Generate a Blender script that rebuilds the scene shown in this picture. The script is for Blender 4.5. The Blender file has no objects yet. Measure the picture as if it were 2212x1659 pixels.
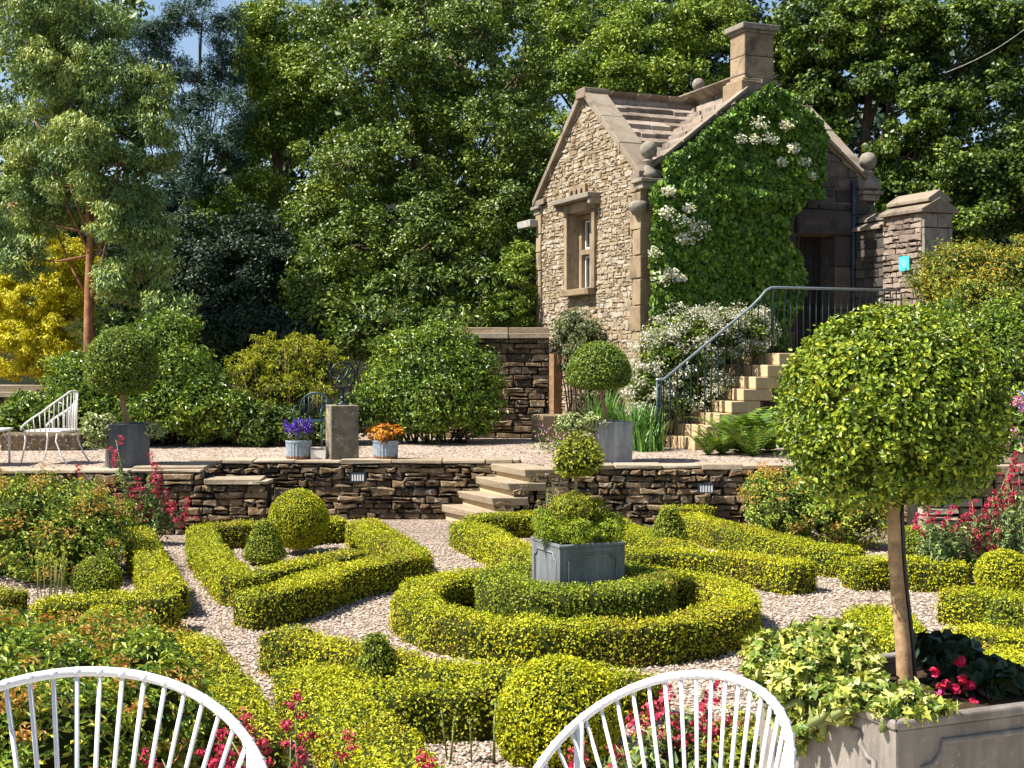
import bpy, math, random
import numpy as np
from mathutils import Vector, Matrix, noise

random.seed(7)
RNG = np.random.default_rng(11)
SC = bpy.context.scene
COL = SC.collection
F = 2850.0            # focal length in reference-picture units (2212 wide)
CAMZ = 2.1
PITCH = math.atan(59.5 / F)
TZ = 0.74             # terrace level
PZ = 0.60             # patio level

# ------------------------------------------------------------------ survey helpers
def ray(X, Y):
    a = (X - 1106) / F
    b = (829.5 - Y) / F
    cp, sp = math.cos(PITCH), math.sin(PITCH)
    return Vector((a, cp + b * sp, -sp + b * cp))

def G(X, Y, z=0.0):
    r = ray(X, Y)
    t = (z - CAMZ) / r.z
    return Vector((r.x * t, r.y * t, z))

def D(X, Y, d):
    r = ray(X, Y)
    t = d / r.y
    return Vector((r.x * t, d, CAMZ + r.z * t))

# ------------------------------------------------------------------ tagging
def tag(o, label=None, cat=None, group=None, kind=None):
    if label: o['label'] = label
    if cat: o['category'] = cat
    if group: o['group'] = group
    if kind: o['kind'] = kind
    return o

def empty(name, loc=(0, 0, 0), rz=0.0, label=None, cat=None, group=None):
    o = bpy.data.objects.new(name, None)
    COL.objects.link(o)
    o.location = loc
    o.rotation_euler = (0, 0, rz)
    o.empty_display_size = 0.1
    return tag(o, label, cat, group)

# ------------------------------------------------------------------ geometry collector
class Geo:
    def __init__(self):
        self.V = []; self.parts = []; self.n = 0
    def add(self, V, Fs, mi=0, smooth=False):
        V = np.asarray(V, dtype=np.float32).reshape(-1, 3)
        if isinstance(Fs, np.ndarray):
            Fl = [Fs]
        else:
            by = {}
            for f in Fs: by.setdefault(len(f), []).append(f)
            Fl = [np.asarray(v, dtype=np.int32) for v in by.values()]
        for f in Fl:
            if len(f): self.parts.append((f.astype(np.int32) + self.n, mi, smooth))
        self.V.append(V); self.n += len(V)
    def box(self, c, s, rz=0.0, mi=0, jit=0.0):
        sx, sy, sz = s[0] / 2, s[1] / 2, s[2] / 2
        v = np.array([[x, y, z] for z in (-sz, sz) for (x, y) in ((-sx, -sy), (sx, -sy), (sx, sy), (-sx, sy))])
        if jit: v += RNG.uniform(-jit, jit, v.shape)
        if rz:
            ca, sa = math.cos(rz), math.sin(rz)
            v = np.stack([v[:, 0] * ca - v[:, 1] * sa, v[:, 0] * sa + v[:, 1] * ca, v[:, 2]], 1)
        v += np.array(c)
        self.add(v, [(3, 2, 1, 0), (4, 5, 6, 7), (0, 1, 5, 4), (1, 2, 6, 5), (2, 3, 7, 6), (3, 0, 4, 7)], mi)
    def hexa(self, eight, mi=0):
        self.add(eight, [(3, 2, 1, 0), (4, 5, 6, 7), (0, 1, 5, 4), (1, 2, 6, 5), (2, 3, 7, 6), (3, 0, 4, 7)], mi)
    def prism(self, poly, off, mi=0):
        """poly: list of 3D points (planar); off: extrusion vector"""
        n = len(poly)
        p = np.array([list(q) for q in poly]); o = np.array(list(off))
        v = np.concatenate([p, p + o])
        f = [tuple(range(n))[::-1], tuple(range(n, 2 * n))]
        f += [(i, (i + 1) % n, n + (i + 1) % n, n + i) for i in range(n)]
        self.add(v, f, mi)
    def tube(self, pts, rad, sides=8, mi=0, closed=False, smooth=True):
        pts = [Vector(p) for p in pts]
        n = len(pts)
        if not hasattr(rad, '__len__'): rad = [rad] * n
        up = Vector((0.13, 0.21, 1)).normalized()
        V = []; prev = None
        for i, p in enumerate(pts):
            if closed: t = pts[(i + 1) % n] - pts[i - 1]
            else: t = pts[min(i + 1, n - 1)] - pts[max(i - 1, 0)]
            t.normalize()
            a = prev if prev is not None else t.cross(up)
            if a.length < 1e-4: a = t.cross(Vector((1, 0, 0)))
            a = a - t * a.dot(t); a.normalize()
            prev = a
            b = t.cross(a)
            for k in range(sides):
                th = 2 * math.pi * k / sides
                V.append(p + (a * math.cos(th) + b * math.sin(th)) * rad[i])
        Fs = []
        for i in range(n if closed else n - 1):
            j = (i + 1) % n
            for k in range(sides):
                k2 = (k + 1) % sides
                Fs.append((i * sides + k, i * sides + k2, j * sides + k2, j * sides + k))
        if not closed:
            Fs.append(tuple(range(sides))[::-1]); Fs.append(tuple((n - 1) * sides + k for k in range(sides)))
        self.add([list(v) for v in V], Fs, mi, smooth)
    def lathe(self, prof, c=(0, 0, 0), sides=20, mi=0, smooth=True, rot=0.0):
        V = []
        for (r, z) in prof:
            for k in range(sides):
                th = 2 * math.pi * k / sides + rot
                V.append((c[0] + r * math.cos(th), c[1] + r * math.sin(th), c[2] + z))
        Fs = []
        for i in range(len(prof) - 1):
            for k in range(sides):
                k2 = (k + 1) % sides
                Fs.append((i * sides + k, i * sides + k2, (i + 1) * sides + k2, (i + 1) * sides + k))
        Fs.append(tuple(range(sides))[::-1]); Fs.append(tuple((len(prof) - 1) * sides + k for k in range(sides)))
        self.add(V, Fs, mi, smooth)
    def build(self, name, mats, parent=None, bevel=0.0):
        me = bpy.data.meshes.new(name)
        V = np.concatenate(self.V) if self.V else np.zeros((0, 3), np.float32)
        me.vertices.add(len(V)); me.vertices.foreach_set('co', V.ravel().astype(np.float32))
        li = np.concatenate([p[0].ravel() for p in self.parts])
        tot = np.concatenate([np.full(len(p[0]), p[0].shape[1], np.int32) for p in self.parts])
        st = np.concatenate([[0], np.cumsum(tot)[:-1]]).astype(np.int32)
        mi = np.concatenate([np.full(len(p[0]), p[1], np.int32) for p in self.parts])
        sm = np.concatenate([np.full(len(p[0]), p[2], bool) for p in self.parts])
        me.loops.add(len(li)); me.loops.foreach_set('vertex_index', li.astype(np.int32))
        me.polygons.add(len(tot)); me.polygons.foreach_set('loop_start', st)
        me.polygons.foreach_set('material_index', mi); me.polygons.foreach_set('use_smooth', sm)
        if not isinstance(mats, (list, tuple)): mats = [mats]
        for m in mats: me.materials.append(m)
        me.update(calc_edges=True)
        o = bpy.data.objects.new(name, me); COL.objects.link(o)
        if parent is not None: o.parent = parent
        if bevel:
            b = o.modifiers.new('bevel', 'BEVEL'); b.width = bevel; b.segments = 2; b.limit_method = 'ANGLE'
        return o

# ------------------------------------------------------------------ materials
def newmat(name):
    m = bpy.data.materials.new(name); m.use_nodes = True
    nt = m.node_tree
    for n in list(nt.nodes): nt.nodes.remove(n)
    out = nt.nodes.new('ShaderNodeOutputMaterial')
    b = nt.nodes.new('ShaderNodeBsdfPrincipled')
    nt.links.new(b.outputs[0], out.inputs[0])
    return m, nt, b, out

def ramp(nt, fac, stops, interp='LINEAR'):
    r = nt.nodes.new('ShaderNodeValToRGB'); r.color_ramp.interpolation = interp
    e = r.color_ramp.elements
    while len(e) < len(stops): e.new(0.5)
    for i, (p, c) in enumerate(stops):
        e[i].position = p; e[i].color = (c[0], c[1], c[2], 1)
    nt.links.new(fac, r.inputs[0])
    return r.outputs[0]

def noise_n(nt, scale, detail=4, rough=0.6, obj=True):
    tc = nt.nodes.new('ShaderNodeTexCoord')
    n = nt.nodes.new('ShaderNodeTexNoise'); n.inputs['Scale'].default_value = scale
    n.inputs['Detail'].default_value = detail; n.inputs['Roughness'].default_value = rough
    nt.links.new(tc.outputs['Object'], n.inputs['Vector'])
    return n.outputs['Fac']

def math_n(nt, op, a, b):
    n = nt.nodes.new('ShaderNodeMath'); n.operation = op
    for i, v in enumerate((a, b)):
        if isinstance(v, (int, float)): n.inputs[i].default_value = v
        else: nt.links.new(v, n.inputs[i])
    return n.outputs[0]

def mixc(nt, fac, a, b, blend='MIX'):
    n = nt.nodes.new('ShaderNodeMix'); n.data_type = 'RGBA'; n.blend_type = blend
    if isinstance(fac, (int, float)): n.inputs[0].default_value = fac
    else: nt.links.new(fac, n.inputs[0])
    for i, v in ((6, a), (7, b)):
        if isinstance(v, tuple): n.inputs[i].default_value = (v[0], v[1], v[2], 1)
        else: nt.links.new(v, n.inputs[i])
    return n.outputs[2]

def bump(nt, b, h, strength=0.5, dist=0.02):
    n = nt.nodes.new('ShaderNodeBump'); n.inputs['Strength'].default_value = strength
    n.inputs['Distance'].default_value = dist
    nt.links.new(h, n.inputs['Height']); nt.links.new(n.outputs[0], b.inputs['Normal'])

GAIN = 1.6
def leaf_mat(name, stops, trans=0.3, rough=0.45, ns=2.0, nmix=0.35, spec=0.4, gain=None):
    k_ = GAIN if gain is None else gain
    stops = [(p, tuple(min(.7, x * k_) for x in c)) for p, c in stops]
    rough = min(.7, rough + .05); spec *= .75; trans *= .62
    m, nt, b, out = newmat(name)
    g = nt.nodes.new('ShaderNodeNewGeometry')
    nz = noise_n(nt, ns, 3)
    nz = math_n(nt, 'ADD', math_n(nt, 'MULTIPLY', math_n(nt, 'SUBTRACT', nz, 0.5), 2.0), 0.5)
    fac = math_n(nt, 'ADD', math_n(nt, 'MULTIPLY', g.outputs['Random Per Island'], 1 - nmix), math_n(nt, 'MULTIPLY', nz, nmix))
    c = ramp(nt, fac, stops)
    nt.links.new(c, b.inputs['Base Color'])
    b.inputs['Roughness'].default_value = rough
    b.inputs['Specular IOR Level'].default_value = spec
    t = nt.nodes.new('ShaderNodeBsdfTranslucent')
    tc = mixc(nt, 1.0, c, (1.25, 1.1, 0.4), 'MULTIPLY')
    nt.links.new(tc, t.inputs[0])
    mx = nt.nodes.new('ShaderNodeMixShader'); mx.inputs[0].default_value = trans
    nt.links.new(b.outputs[0], mx.inputs[1]); nt.links.new(t.outputs[0], mx.inputs[2])
    nt.links.new(mx.outputs[0], out.inputs[0])
    return m

def plain(name, c, rough=0.6, metal=0.0, var=0.25, ns=12, bmp=0.2, bd=0.004, spec=0.5):
    m, nt, b, out = newmat(name)
    nz = noise_n(nt, ns, 5)
    lo = tuple(x * (1 - var) for x in c); hi = tuple(min(1, x * (1 + var)) for x in c)
    col = ramp(nt, nz, [(0.3, lo), (0.7, hi)])
    nt.links.new(col, b.inputs['Base Color'])
    b.inputs['Roughness'].default_value = rough; b.inputs['Metallic'].default_value = metal
    b.inputs['Specular IOR Level'].default_value = spec
    if bmp: bump(nt, b, nz, bmp, bd)
    return m

def stone_mat(name, stops, lichen=(0.5, 0.5, 0.45), lich_at=0.64, ns=9, bmp=0.7, bd=0.02, dark=None, rough=0.9, lich_scale=14, imix=0.55):
    m, nt, b, out = newmat(name)
    g = nt.nodes.new('ShaderNodeNewGeometry')
    nz = noise_n(nt, ns, 6, 0.65)
    nz2 = math_n(nt, 'ADD', math_n(nt, 'MULTIPLY', math_n(nt, 'SUBTRACT', nz, 0.5), 2.2), 0.5)
    fac = math_n(nt, 'ADD', math_n(nt, 'MULTIPLY', g.outputs['Random Per Island'], imix), math_n(nt, 'MULTIPLY', nz2, 1 - imix))
    c = ramp(nt, fac, stops)
    ln = noise_n(nt, lich_scale, 5, 0.7)
    lf = ramp(nt, ln, [(lich_at, (0, 0, 0)), (lich_at + 0.05, (1, 1, 1))])
    c = mixc(nt, lf, c, lichen)
    if dark:
        dn = noise_n(nt, 2.2, 5, 0.7)
        df = ramp(nt, dn, [(0.5, (0, 0, 0)), (0.68, (0.75, 0.75, 0.75))])
        c = mixc(nt, df, c, dark)
    nt.links.new(c, b.inputs['Base Color']); b.inputs['Roughness'].default_value = rough
    b.inputs['Specular IOR Level'].default_value = 0.2
    fine = noise_n(nt, ns * 4.5, 6, 0.7)
    bump(nt, b, math_n(nt, 'ADD', nz, math_n(nt, 'MULTIPLY', fine, 0.5)), bmp, bd)
    return m

M = {}
M['box'] = leaf_mat('box_leaf', [(0.0, (0.05, 0.075, 0.004)), (0.3, (0.115, 0.138, 0.004)), (0.65, (0.23, 0.222, 0.005)), (1.0, (0.40, 0.325, 0.009))], 0.25, 0.5, 1.2, 0.4, gain=2.05)
M['boxdark'] = leaf_mat('box_leaf_green', [(0.0, (0.025, 0.045, 0.005)), (0.5, (0.08, 0.105, 0.006)), (1.0, (0.22, 0.22, 0.010))], 0.2, 0.45, 3, 0.3, gain=2.3)
M['boxtan'] = leaf_mat('bronzed_box_leaf', [(0.0, (0.09, 0.06, 0.012)), (0.5, (0.22, 0.15, 0.02)), (1.0, (0.36, 0.23, 0.04))], 0.2, 0.55, 3, 0.3, gain=1.3)
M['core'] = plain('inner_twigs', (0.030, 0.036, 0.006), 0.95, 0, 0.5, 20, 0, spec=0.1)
M['topi'] = leaf_mat('topiary_leaf', [(0.0, (0.015, 0.035, 0.004)), (0.4, (0.07, 0.115, 0.007)), (0.75, (0.19, 0.23, 0.012)), (0.95, (0.31, 0.31, 0.03)), (1.0, (0.5, 0.45, 0.2))], 0.25, 0.35, 3, 0.25, 0.5, gain=1.5)
M['skirt'] = leaf_mat('edging_leaf', [(0.0, (0.03, 0.06, 0.005)), (0.5, (0.12, 0.16, 0.009)), (1.0, (0.26, 0.27, 0.015))], 0.2, 0.45, 3, 0.3, gain=1.9)
M['topifar'] = leaf_mat('clipped_leaf', [(0.0, (0.025, 0.045, 0.01)), (0.5, (0.06, 0.09, 0.012)), (1.0, (0.15, 0.18, 0.02))], 0.25, 0.45, 3, 0.3, gain=2.3)
M['holly'] = leaf_mat('holly_leaf', [(0.0, (0.008, 0.018, 0.004)), (0.4, (0.034, 0.06, 0.007)), (0.75, (0.10, 0.135, 0.014)), (1.0, (0.235, 0.25, 0.03))], 0.2, 0.4, 0.6, 0.45, 0.5, gain=1.9)
M['euca'] = leaf_mat('grey_green_leaf', [(0.0, (0.012, 0.024, 0.016)), (0.4, (0.045, 0.08, 0.026)), (0.75, (0.165, 0.185, 0.045)), (1.0, (0.38, 0.33, 0.06))], 0.2, 0.45, 0.9, 0.62, gain=2.5)
M['pine'] = leaf_mat('pine_needle', [(0.0, (0.008, 0.022, 0.018)), (0.5, (0.02, 0.045, 0.032)), (1.0, (0.055, 0.085, 0.05))], 0.15, 0.5, 0.8, 0.4, gain=2.0)
M['lime'] = leaf_mat('light_green_leaf', [(0.0, (0.012, 0.03, 0.005)), (0.5, (0.07, 0.11, 0.010)), (1.0, (0.23, 0.26, 0.03))], 0.25, 0.45, 0.7, 0.45, gain=1.95)
M['darkleaf'] = leaf_mat('shade_leaf', [(0.0, (0.008, 0.016, 0.010)), (0.6, (0.018, 0.034, 0.016)), (1.0, (0.045, 0.07, 0.02))], 0.15, 0.45, 0.8, 0.4)  # dark green with deep woodland shade put into the colour; begonia shares it
M['syca'] = leaf_mat('sycamore_leaf', [(0.0, (0.006, 0.014, 0.005)), (0.45, (0.028, 0.05, 0.007)), (0.8, (0.11, 0.15, 0.014)), (1.0, (0.26, 0.26, 0.04))], 0.3, 0.4, 0.6, 0.5, gain=1.9)
M['gold'] = leaf_mat('golden_conifer', [(0.0, (0.07, 0.08, 0.006)), (0.35, (0.28, 0.25, 0.008)), (0.75, (0.52, 0.44, 0.012)), (1.0, (0.6, 0.53, 0.03))], 0.3, 0.5, 1.2, 0.45, gain=1.5)
M['rhodo'] = leaf_mat('laurel_leaf', [(0.0, (0.015, 0.04, 0.006)), (0.45, (0.055, 0.10, 0.010)), (0.8, (0.16, 0.205, 0.018)), (1.0, (0.30, 0.31, 0.03))], 0.25, 0.32, 1.2, 0.3, 0.6, gain=1.8)
M['olive'] = leaf_mat('olive_gold_leaf', [(0.0, (0.04, 0.055, 0.007)), (0.5, (0.16, 0.18, 0.014)), (0.85, (0.32, 0.31, 0.02)), (1.0, (0.40, 0.27, 0.05))], 0.3, 0.5, 1.5, 0.4)
M['orange'] = leaf_mat('bronze_tip_leaf', [(0.0, (0.025, 0.045, 0.012)), (0.45, (0.08, 0.11, 0.015)), (0.75, (0.21, 0.17, 0.02)), (1.0, (0.38, 0.17, 0.03))], 0.25, 0.45, 2, 0.45, gain=2.1)
M['spir'] = leaf_mat('spiraea_leaf', [(0.0, (0.012, 0.03, 0.008)), (0.35, (0.045, 0.08, 0.012)), (0.7, (0.14, 0.17, 0.02)), (0.9, (0.26, 0.22, 0.04)), (1.0, (0.32, 0.13, 0.04))], 0.25, 0.4, 1.8, 0.3, gain=2.6)
M['spirtip'] = leaf_mat('spiraea_young_tip', [(0.0, (0.22, 0.21, 0.03)), (0.5, (0.36, 0.23, 0.05)), (1.0, (0.38, 0.12, 0.05))], 0.3, 0.45, 1.8, 0.3, gain=1.3)
M['ivygreen'] = leaf_mat('climber_leaf', [(0.0, (0.012, 0.03, 0.005)), (0.45, (0.04, 0.08, 0.009)), (0.85, (0.10, 0.155, 0.016)), (1.0, (0.20, 0.22, 0.02))], 0.25, 0.4, 0.9, 0.3, gain=2.2)
M['varieg'] = leaf_mat('variegated_ivy_leaf', [(0.0, (0.04, 0.075, 0.012)), (0.4, (0.12, 0.17, 0.02)), (0.7, (0.34, 0.33, 0.06)), (1.0, (0.62, 0.58, 0.26))], 0.25, 0.4, 4, 0.2, gain=1.35)
M['varfar'] = leaf_mat('cream_edged_leaf', [(0.0, (0.05, 0.075, 0.03)), (0.5, (0.15, 0.18, 0.06)), (1.0, (0.42, 0.38, 0.2))], 0.2, 0.45, 4, 0.2, gain=2.0)
M['varwall'] = leaf_mat('wall_shrub_leaf', [(0.0, (0.03, 0.05, 0.02)), (0.5, (0.08, 0.10, 0.04)), (1.0, (0.24, 0.23, 0.12))], 0.2, 0.45, 4, 0.2)
M['palebloom'] = leaf_mat('cream_blossom', [(0.0, (0.10, 0.12, 0.05)), (0.3, (0.36, 0.36, 0.24)), (0.55, (0.62, 0.6, 0.48)), (1.0, (0.8, 0.77, 0.68))], 0.2, 0.6, 2.0, 0.35, gain=1.0)
M['fern'] = leaf_mat('fern_leaf', [(0.0, (0.02, 0.05, 0.008)), (0.6, (0.08, 0.14, 0.015)), (1.0, (0.17, 0.22, 0.02))], 0.3, 0.5, 3, 0.2)
M['strap'] = leaf_mat('strap_leaf', [(0.0, (0.02, 0.06, 0.015)), (0.6, (0.06, 0.14, 0.02)), (1.0, (0.13, 0.22, 0.03))], 0.3, 0.4, 3, 0.2)
M['valleaf'] = leaf_mat('valerian_leaf', [(0.0, (0.05, 0.09, 0.035)), (0.6, (0.13, 0.18, 0.06)), (1.0, (0.26, 0.27, 0.09))], 0.25, 0.5, 4, 0.2)
M['red'] = leaf_mat('valerian_flower', [(0.0, (0.25, 0.012, 0.035)), (0.6, (0.48, 0.025, 0.075)), (1.0, (0.65, 0.10, 0.14))], 0.25, 0.6, 6, 0.2, gain=1.0)
M['crimson'] = leaf_mat('begonia_flower', [(0.0, (0.4, 0.005, 0.01)), (0.6, (0.65, 0.02, 0.10)), (1.0, (0.75, 0.08, 0.3))], 0.25, 0.6, 6, 0.2, gain=1.0)
M['purple'] = leaf_mat('purple_flower', [(0.0, (0.05, 0.01, 0.28)), (0.6, (0.10, 0.02, 0.48)), (1.0, (0.2, 0.07, 0.62))], 0.25, 0.6, 6, 0.2, gain=1.0)
M['amber'] = leaf_mat('amber_leaf', [(0.0, (0.25, 0.05, 0.01)), (0.4, (0.52, 0.19, 0.015)), (0.8, (0.62, 0.34, 0.03)), (1.0, (0.62, 0.45, 0.06))], 0.25, 0.5, 6, 0.2, gain=1.1)
M['rose'] = leaf_mat('pink_rose', [(0.0, (0.6, 0.2, 0.35)), (0.6, (0.72, 0.34, 0.5)), (1.0, (0.8, 0.55, 0.55))], 0.3, 0.6, 6, 0.2, gain=1.0)
M['violet'] = leaf_mat('violet_bloom', [(0.0, (0.2, 0.14, 0.6)), (1.0, (0.35, 0.28, 0.75))], 0.3, 0.6, 6, 0.2, gain=1.0)
M['whiteflower'] = leaf_mat('hydrangea_flower', [(0.0, (0.42, 0.40, 0.15)), (0.5, (0.66, 0.66, 0.45)), (1.0, (0.8, 0.82, 0.74))], 0.25, 0.6, 3, 0.2, gain=1.0)
M['dry'] = leaf_mat('dead_twig', [(0.0, (0.16, 0.10, 0.05)), (1.0, (0.42, 0.30, 0.18))], 0.1, 0.7, 6, 0.2, gain=1.0)
M['bark'] = plain('bark', (0.10, 0.07, 0.045), 0.9, 0, 0.5, 9, 0.8, 0.02, 0.2)
M['eucabark'] = plain('red_bark', (0.27, 0.125, 0.06), 0.85, 0, 0.4, 8, 0.5, 0.01, 0.2)
M['greybark'] = plain('stem_bark', (0.33, 0.21, 0.11), 0.85, 0, 0.4, 30, 0.6, 0.006, 0.2)
M['blackhose'] = plain('black_hose', (0.012, 0.012, 0.014), 0.5, 0, 0.1, 9, 0)
M['stalk'] = plain('green_stalk', (0.16, 0.19, 0.05), 0.6, 0, 0.3, 9, 0)
M['soil'] = plain('soil', (0.05, 0.032, 0.02), 0.95, 0, 0.5, 40, 0.8, 0.02, 0.1)
M['drywall'] = stone_mat('dry_stone', [(0.05, (0.035, 0.026, 0.017)), (0.35, (0.10, 0.07, 0.042)), (0.6, (0.19, 0.122, 0.06)), (0.85, (0.31, 0.23, 0.135)), (1.0, (0.26, 0.235, 0.19))], (0.52, 0.5, 0.45), 0.59, 13, 0.9, 0.03, (0.03, 0.026, 0.018), lich_scale=20)
M['drycore'] = plain('wall_shadow_joint', (0.03, 0.023, 0.017), 0.95, 0, 0.4, 10, 0, spec=0.1)
M['cap'] = stone_mat('flagstone', [(0.1, (0.22, 0.17, 0.11)), (0.5, (0.32, 0.255, 0.175)), (1.0, (0.42, 0.35, 0.26))], (0.58, 0.52, 0.42), 0.66, 8, 0.6)
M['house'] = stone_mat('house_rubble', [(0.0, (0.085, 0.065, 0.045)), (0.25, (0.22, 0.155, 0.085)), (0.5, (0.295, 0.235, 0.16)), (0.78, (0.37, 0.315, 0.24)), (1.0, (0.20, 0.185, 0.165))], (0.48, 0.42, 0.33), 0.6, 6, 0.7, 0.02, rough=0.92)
M['housecore'] = plain('lime_mortar', (0.29, 0.23, 0.16), 0.95, 0, 0.25, 10, 0.5, 0.01, 0.15)
M['quoin'] = stone_mat('dressed_stone', [(0.0, (0.17, 0.12, 0.07)), (0.5, (0.27, 0.20, 0.12)), (1.0, (0.35, 0.275, 0.18))], (0.2, 0.17, 0.13), 0.62, 5, 0.6, 0.015, (0.07, 0.055, 0.04))
M['darkstone'] = stone_mat('sooty_shade_stone', [(0.0, (0.022, 0.02, 0.02)), (0.4, (0.055, 0.047, 0.042)), (0.8, (0.115, 0.092, 0.072)), (1.0, (0.18, 0.14, 0.10))], (0.32, 0.28, 0.23), 0.67, 6, 0.7)  # blackish stone, darkened in colour for the shaded front and link walls
M['darkmortar'] = plain('grey_mortar', (0.13, 0.112, 0.095), 0.95, 0, 0.4, 6, 0.3, spec=0.1)  # mortar darkened to put shade into the upper door reveal
M['slate'] = stone_mat('stone_slate', [(0.0, (0.12, 0.092, 0.07)), (0.5, (0.24, 0.19, 0.145)), (1.0, (0.37, 0.305, 0.245))], (0.36, 0.33, 0.28), 0.64, 5, 0.6, 0.02, (0.04, 0.033, 0.028))
M['coping'] = stone_mat('coping_stone', [(0.0, (0.14, 0.108, 0.075)), (0.5, (0.22, 0.175, 0.125)), (1.0, (0.30, 0.25, 0.19))], (0.16, 0.14, 0.12), 0.60, 5, 0.6, 0.015, (0.05, 0.043, 0.036))
M['chimney'] = stone_mat('chimney_stone', [(0.0, (0.17, 0.12, 0.075)), (0.5, (0.27, 0.195, 0.12)), (1.0, (0.36, 0.27, 0.17))], (0.11, 0.095, 0.08), 0.6, 5, 0.4, 0.01, (0.045, 0.038, 0.03))
M['finial'] = stone_mat('lichen_finial', [(0.0, (0.14, 0.12, 0.095)), (1.0, (0.30, 0.26, 0.20))], (0.09, 0.085, 0.07), 0.58, 9, 0.5, 0.01, imix=.15)
M['plinth'] = stone_mat('old_plinth', [(0.0, (0.11, 0.095, 0.065)), (0.5, (0.21, 0.18, 0.125)), (1.0, (0.34, 0.30, 0.22))], (0.50, 0.47, 0.40), 0.60, 7, 0.8, 0.03, (0.045, 0.04, 0.03), imix=.08)
M['lead'] = plain('lead_planter', (0.13, 0.135, 0.145), 0.5, 0.15, 0.3, 6, 0.3, 0.006)
M['leadlight'] = plain('grey_planter', (0.27, 0.28, 0.29), 0.55, 0.1, 0.22, 6, 0.3, 0.006)
M['leadnear'] = plain('stone_grey_planter', (0.29, 0.265, 0.24), 0.6, 0.0, 0.2, 5, 0.3, 0.006)
def streaky(name, c, rough=.5, metal=.1):
    m, nt, b, out = newmat(name)
    tc = nt.nodes.new('ShaderNodeTexCoord'); mp = nt.nodes.new('ShaderNodeMapping'); mp.inputs['Scale'].default_value = (14, 14, 1.6)
    n = nt.nodes.new('ShaderNodeTexNoise'); n.inputs['Scale'].default_value = 1.0; n.inputs['Detail'].default_value = 6; n.inputs['Roughness'].default_value = .65
    nt.links.new(tc.outputs['Object'], mp.inputs[0]); nt.links.new(mp.outputs[0], n.inputs['Vector'])
    lo = tuple(x * .55 for x in c); hi = tuple(min(1, x * 1.35) for x in c)
    col = ramp(nt, n.outputs['Fac'], [(.3, lo), (.55, c), (.75, hi)])
    sp = noise_n(nt, 60, 4, .7); sf = ramp(nt, sp, [(.62, (0, 0, 0)), (.68, (.7, .7, .7))])
    col = mixc(nt, sf, col, tuple(min(1, x * 1.8) for x in c))
    st_ = noise_n(nt, 4, 6, .7); f2 = ramp(nt, st_, [(.52, (0, 0, 0)), (.7, (.65, .65, .65))])
    col = mixc(nt, f2, col, (c[0] * .4, c[1] * .36, c[2] * .3))
    nt.links.new(col, b.inputs['Base Color']); b.inputs['Roughness'].default_value = rough; b.inputs['Metallic'].default_value = metal
    bump(nt, b, st_, .35, .006)
    return m
M['lead'] = streaky('weathered_lead', (.10, .105, .115)); M['leadlight'] = streaky('weathered_grey_lead', (.165, .175, .18), .55); M['leadmid'] = streaky('pale_grey_lead', (.30, .31, .315), .6); M['leadnear'] = streaky('weathered_stone_grey', (.215, .185, .155), .65, 0)
M['leaddark'] = plain('moulding_groove', (0.06, 0.06, 0.07), 0.6, 0.0, 0.3, 8, 0)
M['white'] = plain('white_paint', (0.72, 0.71, 0.70), 0.35, 0, 0.05, 30, 0.15, 0.002)
def chipped(name, c):
    m, nt, b, out = newmat(name)
    n1 = noise_n(nt, 90, 5, .75); n2 = noise_n(nt, 9, 4, .6)
    f = ramp(nt, math_n(nt, 'ADD', math_n(nt, 'MULTIPLY', n1, .6), math_n(nt, 'MULTIPLY', n2, .4)), [(.615, (0, 0, 0)), (.65, (1, 1, 1))])
    base = ramp(nt, n2, [(.3, tuple(x * .86 for x in c)), (.7, c)])
    nt.links.new(mixc(nt, f, base, (.22, .11, .05)), b.inputs['Base Color']); b.inputs['Roughness'].default_value = .42
    bump(nt, b, n1, .25, .002)
    return m
M['white'] = chipped('chipped_white_paint', (.72, .71, .70))
M['whiteold'] = plain('weathered_white_paint', (0.66, 0.63, 0.60), 0.5, 0, 0.14, 25, 0.2, 0.003)
M['railgreen'] = plain('dark_green_iron', (0.015, 0.038, 0.038), 0.45, 0.1, 0.3, 20, 0)
M['railtop'] = plain('worn_handrail', (0.22, 0.26, 0.28), 0.35, 0.4, 0.2, 20, 0)
M['teal'] = plain('teal_iron', (0.015, 0.05, 0.065), 0.45, 0.2, 0.3, 20, 0)
M['bronze'] = plain('dark_bronze', (0.018, 0.03, 0.032), 0.4, 0.6, 0.4, 20, 0.2)
M['pipe'] = plain('blue_black_pipe', (0.018, 0.026, 0.045), 0.4, 0.1, 0.2, 20, 0)
M['turq'] = plain('turquoise_panel', (0.06, 0.58, 0.66), 0.5, 0, 0.06, 20, 0)
M['turqpale'] = plain('faded_print', (0.32, 0.72, 0.78), 0.5, 0, 0.1, 20, 0)
M['card'] = plain('cream_card', (0.74, 0.68, 0.58), 0.7, 0, 0.05, 20, 0)
M['print'] = plain('dark_print', (0.12, 0.09, 0.09), 0.7, 0, 0.3, 60, 0)
M['doordark'] = plain('doorway_dark', (0.014, 0.011, 0.009), 0.7, 0, 0.5, 14, 0.4, 0.01)  # near-black colour paints in the darkness of the doorways
M['jamb'] = plain('brown_jamb', (0.22, 0.13, 0.06), 0.8, 0, 0.4, 8, 0.4, 0.008)
M['glass'] = plain('dark_pane', (0.02, 0.024, 0.028), 0.08, 0, 0.2, 4, 0)
M['olivetimber'] = plain('weathered_timber', (0.30, 0.28, 0.25), 0.9, 0, 0.3, 14, 0.4, 0.006)
M['step'] = stone_mat('stair_stone', [(0.0, (0.36, 0.25, 0.13)), (0.5, (0.50, 0.37, 0.21)), (1.0, (0.58, 0.46, 0.29))], (0.35, 0.28, 0.18), 0.66, 6, 0.5, 0.01)

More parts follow.
